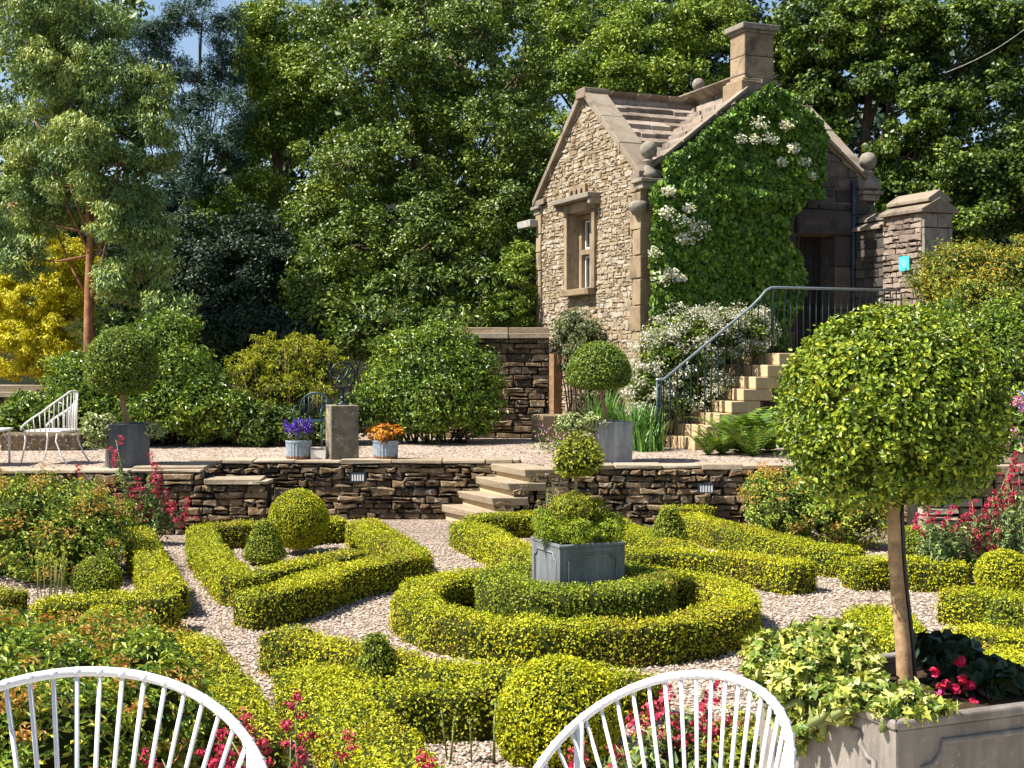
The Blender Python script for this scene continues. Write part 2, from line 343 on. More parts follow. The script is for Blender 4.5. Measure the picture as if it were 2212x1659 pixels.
def zinc_mat():
    m, nt, b, out = newmat('rusty_zinc')
    tc = nt.nodes.new('ShaderNodeTexCoord')
    sp = nt.nodes.new('ShaderNodeSeparateXYZ'); nt.links.new(tc.outputs['Object'], sp.inputs[0])
    nz = noise_n(nt, 22, 4)
    h = math_n(nt, 'ADD', sp.outputs['Z'], math_n(nt, 'MULTIPLY', math_n(nt, 'SUBTRACT', nz, 0.5), 0.09))
    f = ramp(nt, h, [(0.05, (1, 1, 1)), (0.075, (0, 0, 0))])
    c0 = ramp(nt, nz, [(0.3, (0.20, 0.25, 0.30)), (0.7, (0.38, 0.43, 0.48))])
    c = mixc(nt, f, c0, (0.19, 0.075, 0.025))
    nt.links.new(c, b.inputs['Base Color']); b.inputs['Metallic'].default_value = 0.25; b.inputs['Roughness'].default_value = 0.5
    return m
M['zinc'] = zinc_mat()

def gravel_mat(name, cols, scale, bd):
    m, nt, b, out = newmat(name)
    tc = nt.nodes.new('ShaderNodeTexCoord')
    v = nt.nodes.new('ShaderNodeTexVoronoi'); v.inputs['Scale'].default_value = scale
    nt.links.new(tc.outputs['Object'], v.inputs['Vector'])
    sp = nt.nodes.new('ShaderNodeSeparateColor'); nt.links.new(v.outputs['Color'], sp.inputs[0])
    c = ramp(nt, sp.outputs[0], cols)
    nz = noise_n(nt, 1.1, 5)
    c = mixc(nt, 0.55, c, ramp(nt, nz, [(0.3, (0.62, 0.58, 0.56)), (0.7, (1.08, 1.04, 1.0))]), 'MULTIPLY')
    ed = ramp(nt, v.outputs['Distance'], [(0.35, (1, 1, 1)), (0.75, (0.45, 0.42, 0.4))])
    c = mixc(nt, 0.8, c, ed, 'MULTIPLY')
    nt.links.new(c, b.inputs['Base Color']); b.inputs['Roughness'].default_value = 0.9
    b.inputs['Specular IOR Level'].default_value = 0.2
    inv = math_n(nt, 'SUBTRACT', 1.0, v.outputs['Distance'])
    bump(nt, b, inv, 1.0, bd)
    return m
GCOL = [(0.0, (0.12, 0.095, 0.075)), (0.3, (0.29, 0.215, 0.16)), (0.6, (0.41, 0.32, 0.245)), (0.85, (0.50, 0.42, 0.335)), (1.0, (0.36, 0.34, 0.34))]
M['gravel'] = gravel_mat('pink_gravel', GCOL, 42, 0.02)
M['tgravel'] = gravel_mat('terrace_gravel', [(p, tuple(x * 1.28 for x in c)) for p, c in GCOL], 26, 0.03)
M['chip'] = stone_mat('gravel_chip', [(0.0, (0.09, 0.07, 0.06)), (0.25, (0.29, 0.215, 0.165)), (0.6, (0.43, 0.335, 0.26)), (0.9, (0.53, 0.455, 0.37)), (1.0, (0.24, 0.225, 0.21))], (0.5, 0.42, 0.35), 0.9, 30, 0.2, 0.004, imix=0.85)
M['forestfloor'] = plain('woodland_floor', (0.010, 0.013, 0.005), 0.95, 0, 0.6, 1.5, 0.8, 0.2, 0.1)
M['paving'] = stone_mat('paving', [(0.0, (0.3, 0.27, 0.22)), (1.0, (0.45, 0.4, 0.33))], (0.5, 0.45, 0.38), 0.7, 6, 0.4)

# ------------------------------------------------------------------ leaves
def unit(a):
    return a / np.maximum(np.linalg.norm(a, axis=-1, keepdims=True), 1e-6)

LEAF = {
    'rhomb': (np.array([[-.5, 0, 0], [0, .5, .0], [.5, 0, 0], [0, -.5, .0]]), np.array([[0, 1, 2, 3]])),
    'fold': (np.array([[-.5, 0, 0], [-.05, .5, .16], [.5, 0, -.06], [-.05, -.5, .16]]), np.array([[0, 3, 2], [0, 2, 1]])),
    'hex': (np.array([[-.5, 0, 0], [-.22, .42, .10], [.15, .45, .12], [.5, 0, -.10], [.15, -.45, .12], [-.22, -.42, .10]]),
            np.array([[0, 3, 2, 1], [0, 5, 4, 3]])),
    'ivy': (np.array([[-.35, 0, 0], [-.28, .55, .05], [.0, .26, .06], [.12, .52, .02], [.2, .22, .05], [.62, 0, -.08], [.2, -.22, .05], [.12, -.52, .02], [.0, -.26, .06], [-.28, -.55, .05]]),
            np.array([[0, 2, 1], [0, 4, 2], [2, 4, 3], [0, 5, 4], [0, 6, 5], [0, 8, 6], [8, 7, 6], [0, 9, 8]])),
}

def leaves(geo, P, N, size, aspect=0.55, kind='rhomb', wob=0.7, mi=0, var=0.35, tdir=None):
    P = np.asarray(P, float); n = len(P)
    if n == 0: return
    N = unit(np.asarray(N, float) + RNG.normal(0, wob, (n, 3)))
    R = RNG.normal(0, 1, (n, 3))
    if tdir is not None: R = R * 0.45 + np.asarray(tdir)
    T = unit(R - N * (R * N).sum(1, keepdims=True))
    B = np.cross(N, T)
    L = (size * (1 + RNG.uniform(-var, var, n)))[:, None, None]
    tv, tf = LEAF[kind]
    k = len(tv)
    V = P[:, None, :] + L * (tv[None, :, 0:1] * T[:, None, :] + aspect * tv[None, :, 1:2] * B[:, None, :] + tv[None, :, 2:3] * N[:, None, :])
    Fs = (tf[None] + (np.arange(n) * k)[:, None, None]).reshape(-1, tf.shape[1])
    geo.add(V.reshape(-1, 3), Fs, mi, False)

def tri_sample(V, Fq, n):
    V = np.asarray(V, float)
    tris = []
    for f in Fq:
        for i in range(1, len(f) - 1): tris.append((f[0], f[i], f[i + 1]))
    t = np.array(tris)
    a, b, c = V[t[:, 0]], V[t[:, 1]], V[t[:, 2]]
    cr = np.cross(b - a, c - a); A = np.linalg.norm(cr, axis=1)
    if n < 1: return None
    idx = RNG.choice(len(t), int(n), p=A / A.sum())
    u = RNG.random((int(n), 2)); s = np.sqrt(u[:, :1])
    P = a[idx] * (1 - s) + b[idx] * (s * (1 - u[:, 1:])) + c[idx] * (s * u[:, 1:])
    return P, unit(cr[idx])

def area(V, Fq):
    V = np.asarray(V, float); s = 0
    for f in Fq:
        for i in range(1, len(f) - 1):
            s += np.linalg.norm(np.cross(V[f[i]] - V[f[0]], V[f[i + 1]] - V[f[0]])) / 2
    return s

def vn(p, s=1.0): return noise.noise(Vector(p) * s)

# ------------------------------------------------------------------ hedges
def resample(pts, step, closed=False):
    pts = [Vector(p) for p in pts]
    if closed: pts = pts + [pts[0]]
    out = [pts[0]]; 
    for a, b in zip(pts[:-1], pts[1:]):
        n = max(1, int(round((b - a).length / step)))
        for i in range(1, n + 1): out.append(a.lerp(b, i / n))
    if closed: out = out[:-1]
    return out

def smooth_poly(pts, it, closed):
    for _ in range(it):
        q = [p.copy() for p in pts]
        n = len(pts)
        for i in range(n):
            if not closed and (i == 0 or i == n - 1): continue
            q[i] = pts[i] * 0.5 + (pts[i - 1] + pts[(i + 1) % n]) * 0.25
        pts = q
    return pts

def hedge(lines, label, w=0.30, h=0.26, dens=8200, leaf=0.0205, mat='box', closed=False, sm=2, wob=0.52, taper=0.985):
    """lines: list of polylines (world xy) that grow together as one hedge"""
    w *= .91
    core = Geo(); CV = []; CF = []; off = 0
    for pts in lines:
        pts = [Vector((p[0], p[1], 0)) for p in pts]
        pts = smooth_poly(resample(pts, 0.10, closed), sm, closed)
        n = len(pts)
        prof = [(-.5, 0), (-.51, .35), (-.5 * 0.99, .75), (-.5 * taper, .94), (-.44, 1.0), (-.12, 1.01), (.12, 1.01), (.44, 1.0), (.5 * taper, .94), (.5 * 0.99, .75), (.51, .35), (.5, 0)]
        m = len(prof); V = []
        for i, p in enumerate(pts):
            t = (pts[(i + 1) % n] - pts[i - 1]) if closed else (pts[min(i + 1, n - 1)] - pts[max(i - 1, 0)])
            t.normalize(); s = Vector((-t.y, t.x, 0))
            endk = 1.0
            if not closed and (i == 0 or i == n - 1): endk = 0.86
            for (a, b) in prof:
                q = p + s * (a * w * endk) + Vector((0, 0, b * h * (0.95 if endk < 1 else 1)))
                k = vn(q, 3.1) * 0.028 + vn(q, 9.0) * 0.022
                q = q + s * (k * (1 if a > 0 else -1)) + Vector((0, 0, k * 0.8 * (b > 0.5)))
                V.append(list(q))
        Fs = []
        for i in range(n if closed else n - 1):
            j = (i + 1) % n
            for k in range(m - 1):
                Fs.append((i * m + k, j * m + k, j * m + k + 1, i * m + k + 1))
        if not closed:
            Fs.append(tuple(range(m))); Fs.append(tuple((n - 1) * m + k for k in range(m))[::-1])
        CV += V; CF += [tuple(v + off for v in f) for f in Fs]; off += len(V)
    CVn = np.array(CV)
    g = Geo()
    c = CVn.mean(0)
    r = tri_sample(CVn, CF, area(CVn, CF) * dens)
    P, N = r
    # make normals face outwards (up or away from own line)
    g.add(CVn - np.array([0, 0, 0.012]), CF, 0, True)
    P = P + N * (RNG.random((len(P), 1)) ** 1.5 * .042 - .014)
    nz = np.array([vn(p, 6) for p in P[::1]])
    keep = RNG.random(len(P)) < (0.8 + 0.7 * nz)
    P, N, nz = P[keep], N[keep], nz[keep]
    n2 = np.array([vn(p, 1.9) for p in P]); br = (n2 > .22) & (RNG.random(len(P)) < .28) | ((P[:, 2] < .07) & (RNG.random(len(P)) < .35))
    leaves(g, P[~br], N[~br] + np.array([0, 0, .25]), leaf, 0.6, 'fold', wob, 1)
    leaves(g, P[br], N[br] + np.array([0, 0, .25]), leaf, 0.55, 'fold', wob, 2)
    if mat == 'box':      # a few longer shoots standing out of the clipped faces
        sh = RNG.random(len(P)) < .05; Ps = P[sh] + N[sh] * RNG.uniform(.008, .03, (sh.sum(), 1))
        leaves(g, Ps, RNG.normal(0, 1, Ps.shape), leaf * 1.15, .5, 'fold', .3, 1, tdir=N[sh] * 1.5)
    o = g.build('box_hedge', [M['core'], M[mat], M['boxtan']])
    return tag(o, label, 'hedge', 'clipped box hedges of the parterre')

def px(pts, z=0.26): return [G(x, y, z) for (x, y) in pts]

# ------------------------------------------------------------------ balls / clipped forms
def sphere_vf(c, r, nu=28, nv=18, shape=None):
    V = []; Fs = []
    for i in range(nv + 1):
        ph = math.pi * i / nv
        for j in range(nu):
            th = 2 * math.pi * j / nu
            d = Vector((math.sin(ph) * math.cos(th), math.sin(ph) * math.sin(th), math.cos(ph)))
            if shape: d = shape(d)
            V.append((c[0] + d.x * r[0], c[1] + d.y * r[1], c[2] + d.z * r[2]))
    for i in range(nv):
        for j in range(nu):
            Fs.append((i * nu + j, (i + 1) * nu + j, (i + 1) * nu + (j + 1) % nu, i * nu + (j + 1) % nu))
    return np.array(V), Fs

def clipped(geo, c, r, n, leaf, mi_core, mi_leaf, shape=None, kind='fold', aspect=0.6, depth=(-0.02, 0.02), wob=0.8, lump=0.03, up=0.25, shrink=0.95):
    V, Fs = sphere_vf(c, r, shape=shape)
    cc = np.array(c)
    dv = unit(V - cc)
    k = np.array([vn(v, 4.0) for v in V])[:, None] * lump
    V = V + dv * k
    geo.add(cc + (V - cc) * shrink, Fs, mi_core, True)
    P, N = tri_sample(V, Fs, n)
    N = np.where(((P - cc) * N).sum(1, keepdims=True) < 0, -N, N)
    P = P + N * RNG.uniform(depth[0], depth[1], (len(P), 1))
    leaves(geo, P, N + np.array([0, 0, up]), leaf, aspect, kind, wob, mi_leaf)

def ball_bush(X, Y, d, rpx, label, sq=1.0, mat='box', name='topiary_ball', zc=None, leaf=0.0205, dens=9500, shape=None, cat='topiary', group=None):
    p = D(X, Y, d); r = rpx * d / F
    g = Geo(); rr = (r, r, r * sq)
    n = 4 * math.pi * r * r * dens
    clipped(g, p, rr, n, leaf, 0, 1, shape)
    o = g.build(name, [M['core'], M[mat]])
    return tag(o, label, cat, group)

def cone_shape(d):
    t = (d.z + 1) / 2          # 0 bottom .. 1 top
    k = 1.15 * (1 - 0.72 * t)
    l = math.hypot(d.x, d.y)
    if l > 1e-5:
        f = min(1.0, l * 1.6) * k / l
        return Vector((d.x * f, d.y * f, d.z))
    return d

# ------------------------------------------------------------------ trees / shrubs
def clump_leaves(geo, blobs, total, size, mi, kind='rhomb', aspect=0.5, cr=(0.35, 0.7), per=150, shell=(0.45, 1.0), flat=0.65, wob=0.55, up=0.6, droop=None, gaps=False):
    """blobs: (center Vector, (rx,ry,rz)); many small clumps of leaves filling each blob's outer volume"""
    wts = np.array([(b[1][0] * b[1][1] * b[1][2]) ** (2 / 3) for b in blobs]); wts = wts / wts.sum()
    tips = []
    for (c, r), w in zip(blobs, wts):
        n = int(total * w); nc = max(3, n // per)
        d = unit(RNG.normal(0, 1, (nc, 3)))
        rad = RNG.uniform(shell[0], shell[1], (nc, 1)) ** 0.7
        cc = np.array(c) + d * rad * np.array(r)
        if gaps:
            kv = np.array([vn(q, 0.75) for q in cc]) > -.27
            if kv.sum() > 2: cc = cc[kv]; d = d[kv]; n = int(n * (.35 + .65 * kv.mean())); nc = len(cc)
        tips.append(cc)
        R = RNG.uniform(cr[0], cr[1], nc)
        idx = RNG.integers(0, nc, n)
        ld = unit(RNG.normal(0, 1, (n, 3)))
        lr = RNG.random((n, 1)) ** 0.45
        P = cc[idx] + ld * lr * R[idx][:, None] * np.array([1, 1, flat])
        N = ld * 0.6 + d[idx] * 0.5 + np.array([0, 0, up])
        td = None
        if droop is not None: td = np.tile(np.array([0, 0, droop]), (n, 1)) + ld * np.array([.5, .5, 0])
        leaves(geo, P, N, size, aspect, kind, wob, mi, tdir=td)
    return tips

def blobs_px(lst, squash=0.85):
    out = []
    for (X, Y, d, rx, ry) in lst:
        a = rx * d / F; b = ry * d / F
        out.append((D(X, Y, d), (a, max(0.35, (a + b) / 2 * squash), b)))
    return out

TREE_N, TREE_S = 2.1, 0.70
def tree(name, label, blobs, total, size, mat, base, r0, bark='bark', kind='rhomb', aspect=0.5, fork=0.45, cr=(0.35, 0.7), per=150, droop=None, bend=None, group='trees of the wood behind the terrace', nlimb=3, top=None, cat='tree', shell=(0.45, 1.0), up=0.6):
    if name != 'woodland_tree':
        total = int(total * TREE_N); size *= TREE_S; cr = (cr[0] * .72, cr[1] * .72); per = int(per * 1.05)
    root = empty(name, base, 0, label, cat, group)
    inv = -Vector(base)
    g = Geo()
    lb = [(c + inv, r) for (c, r) in blobs]
    tips = clump_leaves(g, lb, total, size, 0, kind, aspect, cr, per, droop=droop, shell=shell, up=up, gaps=name not in ('golden_cypress', 'woodland_tree'), wob=.95)
    g.build('crown', [M[mat]], root)
    t = Geo()
    topc = max((c for c, r in lb), key=lambda c: c.z) if top is None else Vector(top) + inv
    H = topc.z
    pts = []
    for i in range(9):
        s = i / 8
        p = Vector((topc.x * s ** 1.6, topc.y * s ** 1.6, H * s))
        p += Vector((vn((s * 3, base[0], 1)), vn((s * 3, base[0], 5)), 0)) * 0.25 * s
        pts.append(p)
    t.tube(pts, [r0 * (1.25 if i == 0 else 1 - 0.85 * i / 8) for i in range(9)], 10)
    for (c, r), tp in zip(lb, tips):
        s = min(0.85, max(fork * 0.6, (c.z / H) * 0.62) + random.uniform(-.07, .16))
        i = int(s * 8); a = pts[i].lerp(pts[min(i + 1, 8)], s * 8 - i)
        rr = r0 * (1 - 0.85 * s) * 0.36
        mid = a.lerp(c, 0.5) + Vector((0, 0, -0.06 * (c - a).length))
        t.tube([a, mid, c], [rr, rr * .7, rr * .4], 7)
        for q in tp[:nlimb * 2]:
            q = Vector(q); m2 = c.lerp(q, 0.5) + Vector((0, 0, -0.05))
            t.tube([c, m2, q], [rr * .4, rr * .28, 0.012], 5)
    t.build('trunk', [M[bark]], root)
    return root

def shrub(name, label, blobs, total, size, mat, base, cat='shrub', kind='fold', aspect=0.5, cr=(0.14, 0.3), per=60, group=None, core=0.55, stems=9, shell=(0.6, 1.02), up=0.5, wob=0.6, stemmat='bark', mat2=None, n2=0, size2=None):
    root = empty(name, base, 0, label, cat, group)
    inv = -Vector(base)
    lb = [(c + inv, r) for (c, r) in blobs]
    g = Geo()
    for (c, r) in lb:
        V, Fs = sphere_vf(c, tuple(x * core for x in r), 16, 10)
        V = V + unit(V - np.array(c)) * (np.array([vn(v, 2.5) for v in V])[:, None] * 0.12)
        V[:, 2] = np.maximum(V[:, 2], 0.01)
        g.add(V, Fs, 1, True)
    tips = clump_leaves(g, lb, int(total * .65), size, 0, kind, aspect, cr, per, shell=shell, up=up, wob=wob)
    ws = np.array([r[0] * r[2] for c, r in lb]); ws = ws / ws.sum()
    for (c, r), w_ in zip(lb, ws):
        n_ = int(total * .45 * w_); d_ = unit(RNG.normal(0, 1, (n_, 3)))
        P_ = np.array(c) + d_ * np.array(r) * RNG.uniform(core + .05, .98, (n_, 1)); ok_ = P_[:, 2] > .01
        leaves(g, P_[ok_], (d_ + [0, 0, up])[ok_], size, aspect, kind, wob, 0)
    mats = [M[mat], M['core']]
    if mat2:
        ub = [(c + Vector((0, 0, r[2] * 0.15)), r) for c, r in lb]
        clump_leaves(g, ub, n2, size2 or size, 2, kind, aspect, cr, per, shell=(0.85, 1.08), up=up, wob=wob)
        mats.append(M[mat2])
    g.build('foliage', mats, root)
    s = Geo()
    for (c, r), tp in zip(lb, tips):
        for q in tp[:stems]:
            q = Vector(q)
            b0 = Vector((c.x * 0.6 + random.uniform(-.1, .1), c.y * 0.6 + random.uniform(-.1, .1), 0))
            m = b0.lerp(q, 0.55) + Vector((random.uniform(-.06, .06), random.uniform(-.06, .06), -0.03))
            s.tube([b0, m, q], [0.018, 0.012, 0.005], 5)
    s.build('stems', [M[stemmat]], root)
    return root

# ------------------------------------------------------------------ masonry
def clip_poly(poly, clip):
    out = poly
    n = len(clip)
    for i in range(n):
        a, b = clip[i], clip[(i + 1) % n]
        ex, ey = b[0] - a[0], b[1] - a[1]
        ins = lambda p: ex * (p[1] - a[1]) - ey * (p[0] - a[0]) >= -1e-9
        inp = out; out = []
        for j in range(len(inp)):
            p, q = inp[j], inp[(j + 1) % len(inp)]
            pi, qi = ins(p), ins(q)
            if pi: out.append(p)
            if pi != qi:
                d1 = ex * (p[1] - a[1]) - ey * (p[0] - a[0]); d2 = ex * (q[1] - a[1]) - ey * (q[0] - a[0])
                t = d1 / (d1 - d2)
                out.append((p[0] + (q[0] - p[0]) * t, p[1] + (q[1] - p[1]) * t))
        if not out: return []
    return out

def parea(p):
    return abs(sum(p[i][0] * p[(i + 1) % len(p)][1] - p[(i + 1) % len(p)][0] * p[i][1] for i in range(len(p)))) / 2

def stones(geo, O, ex, nrm, regions, ch=(0.08, 0.16), ln=(0.15, 0.4), dep=(0.02, 0.06), gap=0.012, mi=0, jit=0.012, inset=0.016, base=-0.02, sub=0.15, seed=1):
    rnd = random.Random(seed)
    O = Vector(O); ex = Vector(ex).normalized(); nrm = Vector(nrm).normalized(); up = Vector((0, 0, 1))
    zmin = min(p[1] for r in regions for p in r); zmax = max(p[1] for r in regions for p in r)
    smin = min(p[0] for r in regions for p in r); smax = max(p[0] for r in regions for p in r)
    z = zmin
    while z < zmax - 0.01:
        h = rnd.uniform(*ch)
        if zmax - (z + h) < ch[0] * 0.6: h = zmax - z
        s = smin - rnd.uniform(0, ln[0])
        while s < smax:
            l = rnd.uniform(*ln)
            cells = [(s, z, l, h)]
            if h > ch[0] * 1.4 and rnd.random() < sub: cells = [(s, z, l, h * .45), (s, z + h * .45, l, h * .55)]
            for (cs, cz, cl, chh) in cells:
                g = gap / 2
                J = lambda: rnd.uniform(-jit, jit)
                q = [(cs + g + J(), cz + g + J()), (cs + cl * .5 + J(), cz + g + J()), (cs + cl - g + J(), cz + g + J()), (cs + cl - g + J(), cz + chh - g + J()),
                     (cs + cl * .5 + J(), cz + chh - g + J()), (cs + g + J(), cz + chh - g + J())]
                d = rnd.uniform(*dep)
                for rg in regions:
                    c = clip_poly(q, rg)
                    if len(c) < 3 or parea(c) < 0.0008: continue
                    m = len(c); cx = sum(p[0] for p in c) / m; cy = sum(p[1] for p in c) / m
                    V = []
                    for lev, (ins, dd) in enumerate(((0, base), (0.0, d * 0.55), (inset, d))):
                        for p in c:
                            vx, vy = p[0] - cx, p[1] - cy; L = math.hypot(vx, vy) + 1e-6
                            k = max(0.3, 1 - ins / L)
                            w = O + ex * (cx + vx * k) + up * (cy + vy * k) + nrm * (dd + (rnd.uniform(-.008, .008) if lev else 0))
                            V.append(list(w))
                    Fs = []
                    for lev in range(2):
                        for i in range(m):
                            j = (i + 1) % m
                            Fs.append((lev * m + i, lev * m + j, (lev + 1) * m + j, (lev + 1) * m + i))
                    Fs.append(tuple(2 * m + i for i in range(m)))
                    geo.add(V, Fs, mi)
            s += l
        z += h

def rect(a, b, c, d): return [(a, c), (b, c), (b, d), (a, d)]

# ================================================================== SETTING
g = Geo()
g.add([(-400, -60, -0.06), (400, -60, -0.06), (400, 500, -0.06), (-400, 500, -0.06)], [(0, 1, 2, 3)])
tag(g.build('ground', M['forestfloor']), kind='structure')
g = Geo()
g.add([(-9, 4.7, 0), (9, 4.7, 0), (9, 17.3, 0), (-9, 17.3, 0)], [(0, 1, 2, 3)])
tag(g.build('garden_gravel', M['gravel']), kind='structure')
# terrace: stepped front edge
TE = [(-12, 15.62), (-3.65, 15.62), (-4.15, 17.06), (0.12, 17.06), (0.55, 16.24), (12, 16.24), (12, 26.5), (-12, 26.5)]
g = Geo(); g.prism([(x, y, -0.05) for x, y in TE], (0, 0, TZ + 0.05))
tag(g.build('terrace', M['tgravel']), kind='structure')
# woodland slope behind
nx, ny = 60, 26; V = []; Fs = []
for j in range(ny):
    for i in range(nx):
        x = -60 + 120 * i / (nx - 1); y = 25.5 + 75 * (j / (ny - 1)) ** 1.4
        z = 0.70 + max(0, (y - 27)) * 0.19 + vn((x * .12, y * .12, 3)) * (0.1 if y < 27 else 0.8)
        if j == 0: z = -0.1
        V.append((x, y, z))
for j in range(ny - 1):
    for i in range(nx - 1):
        a = j * nx + i; Fs.append((a, a + 1, a + nx + 1, a + nx))
g = Geo(); g.add(V, Fs, 0, True)
tag(g.build('hillside', M['forestfloor']), kind='structure')
g = Geo(); g.box((0, 0.9, PZ / 2 - 0.03), (14, 7.5, PZ + 0.06))
tag(g.build('patio', M['paving']), kind='structure')

# gravel chips lying on the parterre paths
n = 70000
yy = 5.6 + (14.8 - 5.6) * RNG.random(n) ** 1.25
xx = RNG.uniform(-0.42, 0.42, n) * yy + 0.0
P = np.stack([xx, yy, RNG.uniform(0.0, 0.010, n)], 1)
s = RNG.uniform(0.009, 0.019, (n, 1, 1))
oc = np.array([[1, 0, 0], [0, 1, 0], [-1, 0, 0], [0, -1, 0], [0.2, 0.1, .62], [-.1, .1, -.5]])
oc = oc[None] * RNG.uniform(0.65, 1.3, (n, 6, 1))
th = RNG.uniform(0, 6.28, n); ca, sa = np.cos(th)[:, None], np.sin(th)[:, None]
V = np.stack([oc[:, :, 0] * ca - oc[:, :, 1] * sa, oc[:, :, 0] * sa + oc[:, :, 1] * ca, oc[:, :, 2]], 2) * s + P[:, None]
of = np.array([[0, 1, 4], [1, 2, 4], [2, 3, 4], [3, 0, 4]])
g = Geo(); g.add(V.reshape(-1, 3), (of[None] + (np.arange(n) * 6)[:, None, None]).reshape(-1, 3))
tag(g.build('gravel', M['chip']), 'loose pinkish gravel chips covering the parterre paths', 'gravel', kind='stuff')

g = Geo(); n = 900
yy = RNG.uniform(5.8, 15.5, n); xx = RNG.uniform(-.4, .4, n) * yy
leaves(g, np.stack([xx, yy, np.full(n, .022)], 1), np.tile([0, 0, 1], (n, 1)), .03, .6, 'fold', .25)
tag(g.build('fallen_leaves', M['dry']), 'scattered dry leaves and clippings lying on the gravel paths', 'leaf litter', kind='stuff')

# ------------------------------------------------------------------ retaining walls + steps
def retaining(label, x0, x1, y, regs, seed, capz=TZ, caps=True, back=0.35, capx=None):
    root = empty('retaining_wall', ((x0 + x1) / 2, y, 0), 0, label, 'wall', 'dry stone retaining walls below the terrace')
    g = Geo()
    inv = Vector((-(x0 + x1) / 2, -y, 0))
    stones(g, Vector((0, y - 0.0, 0)) + inv, (1, 0, 0), (0, -1, 0), regs, (0.06, 0.125), (0.11, 0.36), (0.03, 0.08), 0.011, 0, 0.018, 0.024, -0.05, 0.45, seed)
    for r in regs:
        xs = [p[0] for p in r]; zs = [p[1] for p in r]
        g.box((((min(xs) + max(xs)) / 2) + inv.x, back / 2 + 0.012, (max(zs) - 0.015) / 2), (max(xs) - min(xs) - 0.01, back, max(zs) - 0.015), 0, 1)
    g.build('stonework', [M['drywall'], M['drycore']], root)
    if caps:
        c = Geo(); rnd = random.Random(seed + 5)
        a, b = capx or (x0, x1); x = a
        while x < b - 0.05:
            l = min(rnd.uniform(0.3, 0.75), b - x)
            c.box((x + l / 2 + inv.x, 0.14 + rnd.uniform(-.02, .02), capz + 0.006), (l - 0.012, 0.40 + rnd.uniform(-.05, .03), 0.038 + rnd.uniform(-.012, .02)), rnd.uniform(-.02, .02), 0, 0.008)
            x += l
        c.build('coping', M['cap'], root, 0.008)
    return root

retaining('left low dry stone retaining wall ending at two descending slabs', -10, -2.75, 15.55,
          [rect(-10, -3.65, 0, 0.715), rect(-3.65, -2.9, 0, 0.60), rect(-2.9, -2.72, 0, 0.32)], 3, capx=(-10, -3.66))
g = Geo(); g.box((-3.3, 15.68, .625), (.66, .42, .06), .03, 0, .01); g.box((-2.99, 15.66, .615), (.24, .36, .05), -.04, 0, .01)
tag(g.build('cap_slabs', M['cap'], None, .008), 'two thin slabs capping the lower end of the left wall', 'slab')
retaining('middle dry stone retaining wall below the armillary plinth', -4.5, 0.2, 17.0, [rect(-4.5, 0.2, 0, 0.715)], 8, capx=(-4.15, 0.1))
retaining('right dry stone retaining wall running from the garden steps', -0.42, 8, 16.18, [rect(-0.42, -0.22, 0, 0.2), rect(-0.22, 0.0, 0, 0.37), rect(0.0, 0.22, 0, .55), rect(0.22, 8, 0, 0.715)], 15, capx=(0.55, 8))

def slab_step(root, x0, x1, y0, y1, z, skew, th=0.10, name='step', dx=0):
    g = Geo()
    J = lambda: random.uniform(-0.012, 0.012)
    lo = [(x0 + skew + J(), y0, z - th), (x1, y0, z - th), (x1, y1, z - th), (x0 + J(), y1, z - th)]
    hi = [(x0 + skew + J() - 0.02, y0 - 0.02, z + J() * .4), (x1, y0 - 0.02, z), (x1, y1, z), (x0 + J() - .02, y1, z + J() * .4)]
    loc = Vector(root.location)
    g.hexa([list(Vector(p) - loc) for p in lo + hi])
    o = g.build(name, M['cap'], root, 0.012)
    if z - th > 0.03:
        f = Geo()
        f.hexa([list(Vector(p) - loc) for p in [(x0 + skew + .05, y0 + .03, 0), (x1 - .01, y0 + .03, 0), (x1 - .01, y1, 0), (x0 + .05, y1, 0), (x0 + skew + .05, y0 + .03, z - th), (x1 - .01, y0 + .03, z - th), (x1 - .01, y1, z - th), (x0 + .05, y1, z - th)]])
        f.build('riser', M['step'], root)
st = empty('garden_steps', (-0.3, 16.6, 0), 0, 'four thick stone slab steps climbing between the two retaining walls', 'steps')
for i, (xl, z) in enumerate(((-0.92, 0.20), (-0.70, 0.375), (-0.49, 0.555), (-0.28, 0.725))):
    slab_step(st, xl, [0.0, 0.2, 0.42, 0.7][i], 16.12, 16.99, z, 0.5 - 0.02 * i)
g = Geo(); g.box((-2.62, 15.75, .35), (.36, .5, .07), .05, 0, .01)
tag(g.build('slab_step', M['cap'], None, .01), 'weathered slab projecting at the end of the left low wall', 'slab')
# pale paving slab at the terrace corner
g = Geo(); a = D(350, 1001, 16.6); b = D(440, 1028, 15.75)
g.box((-4.1, 16.05, TZ + 0.025), (0.85, 0.8, 0.05), 0.05)
tag(g.build('paving_slab', M['cap'], None, 0.01), 'pale square paving slab at the terrace corner beside the dark planter', 'slab')

def wall_lamp(X, Y, d, label):
    p = D(X, Y, d); root = empty('wall_lamp', p, 0, label, 'lamp', 'louvred wall lamps set in the retaining walls')
    g = Geo(); w, h = 0.175, 0.105
    for (c, s) in (((0, 0, h / 2), (w, .05, .012)), ((0, 0, -h / 2), (w, .05, .012)), ((-w / 2 - .004, 0, 0), (.012, .05, h + .014)), ((w / 2 + .004, 0, 0), (.012, .05, h + .014)), ((0, .02, 0), (w - .002, .008, h - .012))):
        g.box(c, s)
    g.build('frame', M['pipe'], root)
    for i in range(5):
        b = Geo(); b.box((-w / 2 + 0.02 + i * (w - .04) / 4, -.012, 0), (0.022, 0.02, h - .016)); b.build('louvre', M['white'], root)
wall_lamp(773, 1031, 16.88, 'white louvred lamp in the wall under the armillary plinth')
wall_lamp(1525, 1055, 16.06, 'white louvred lamp in the right retaining wall near the shrubs')

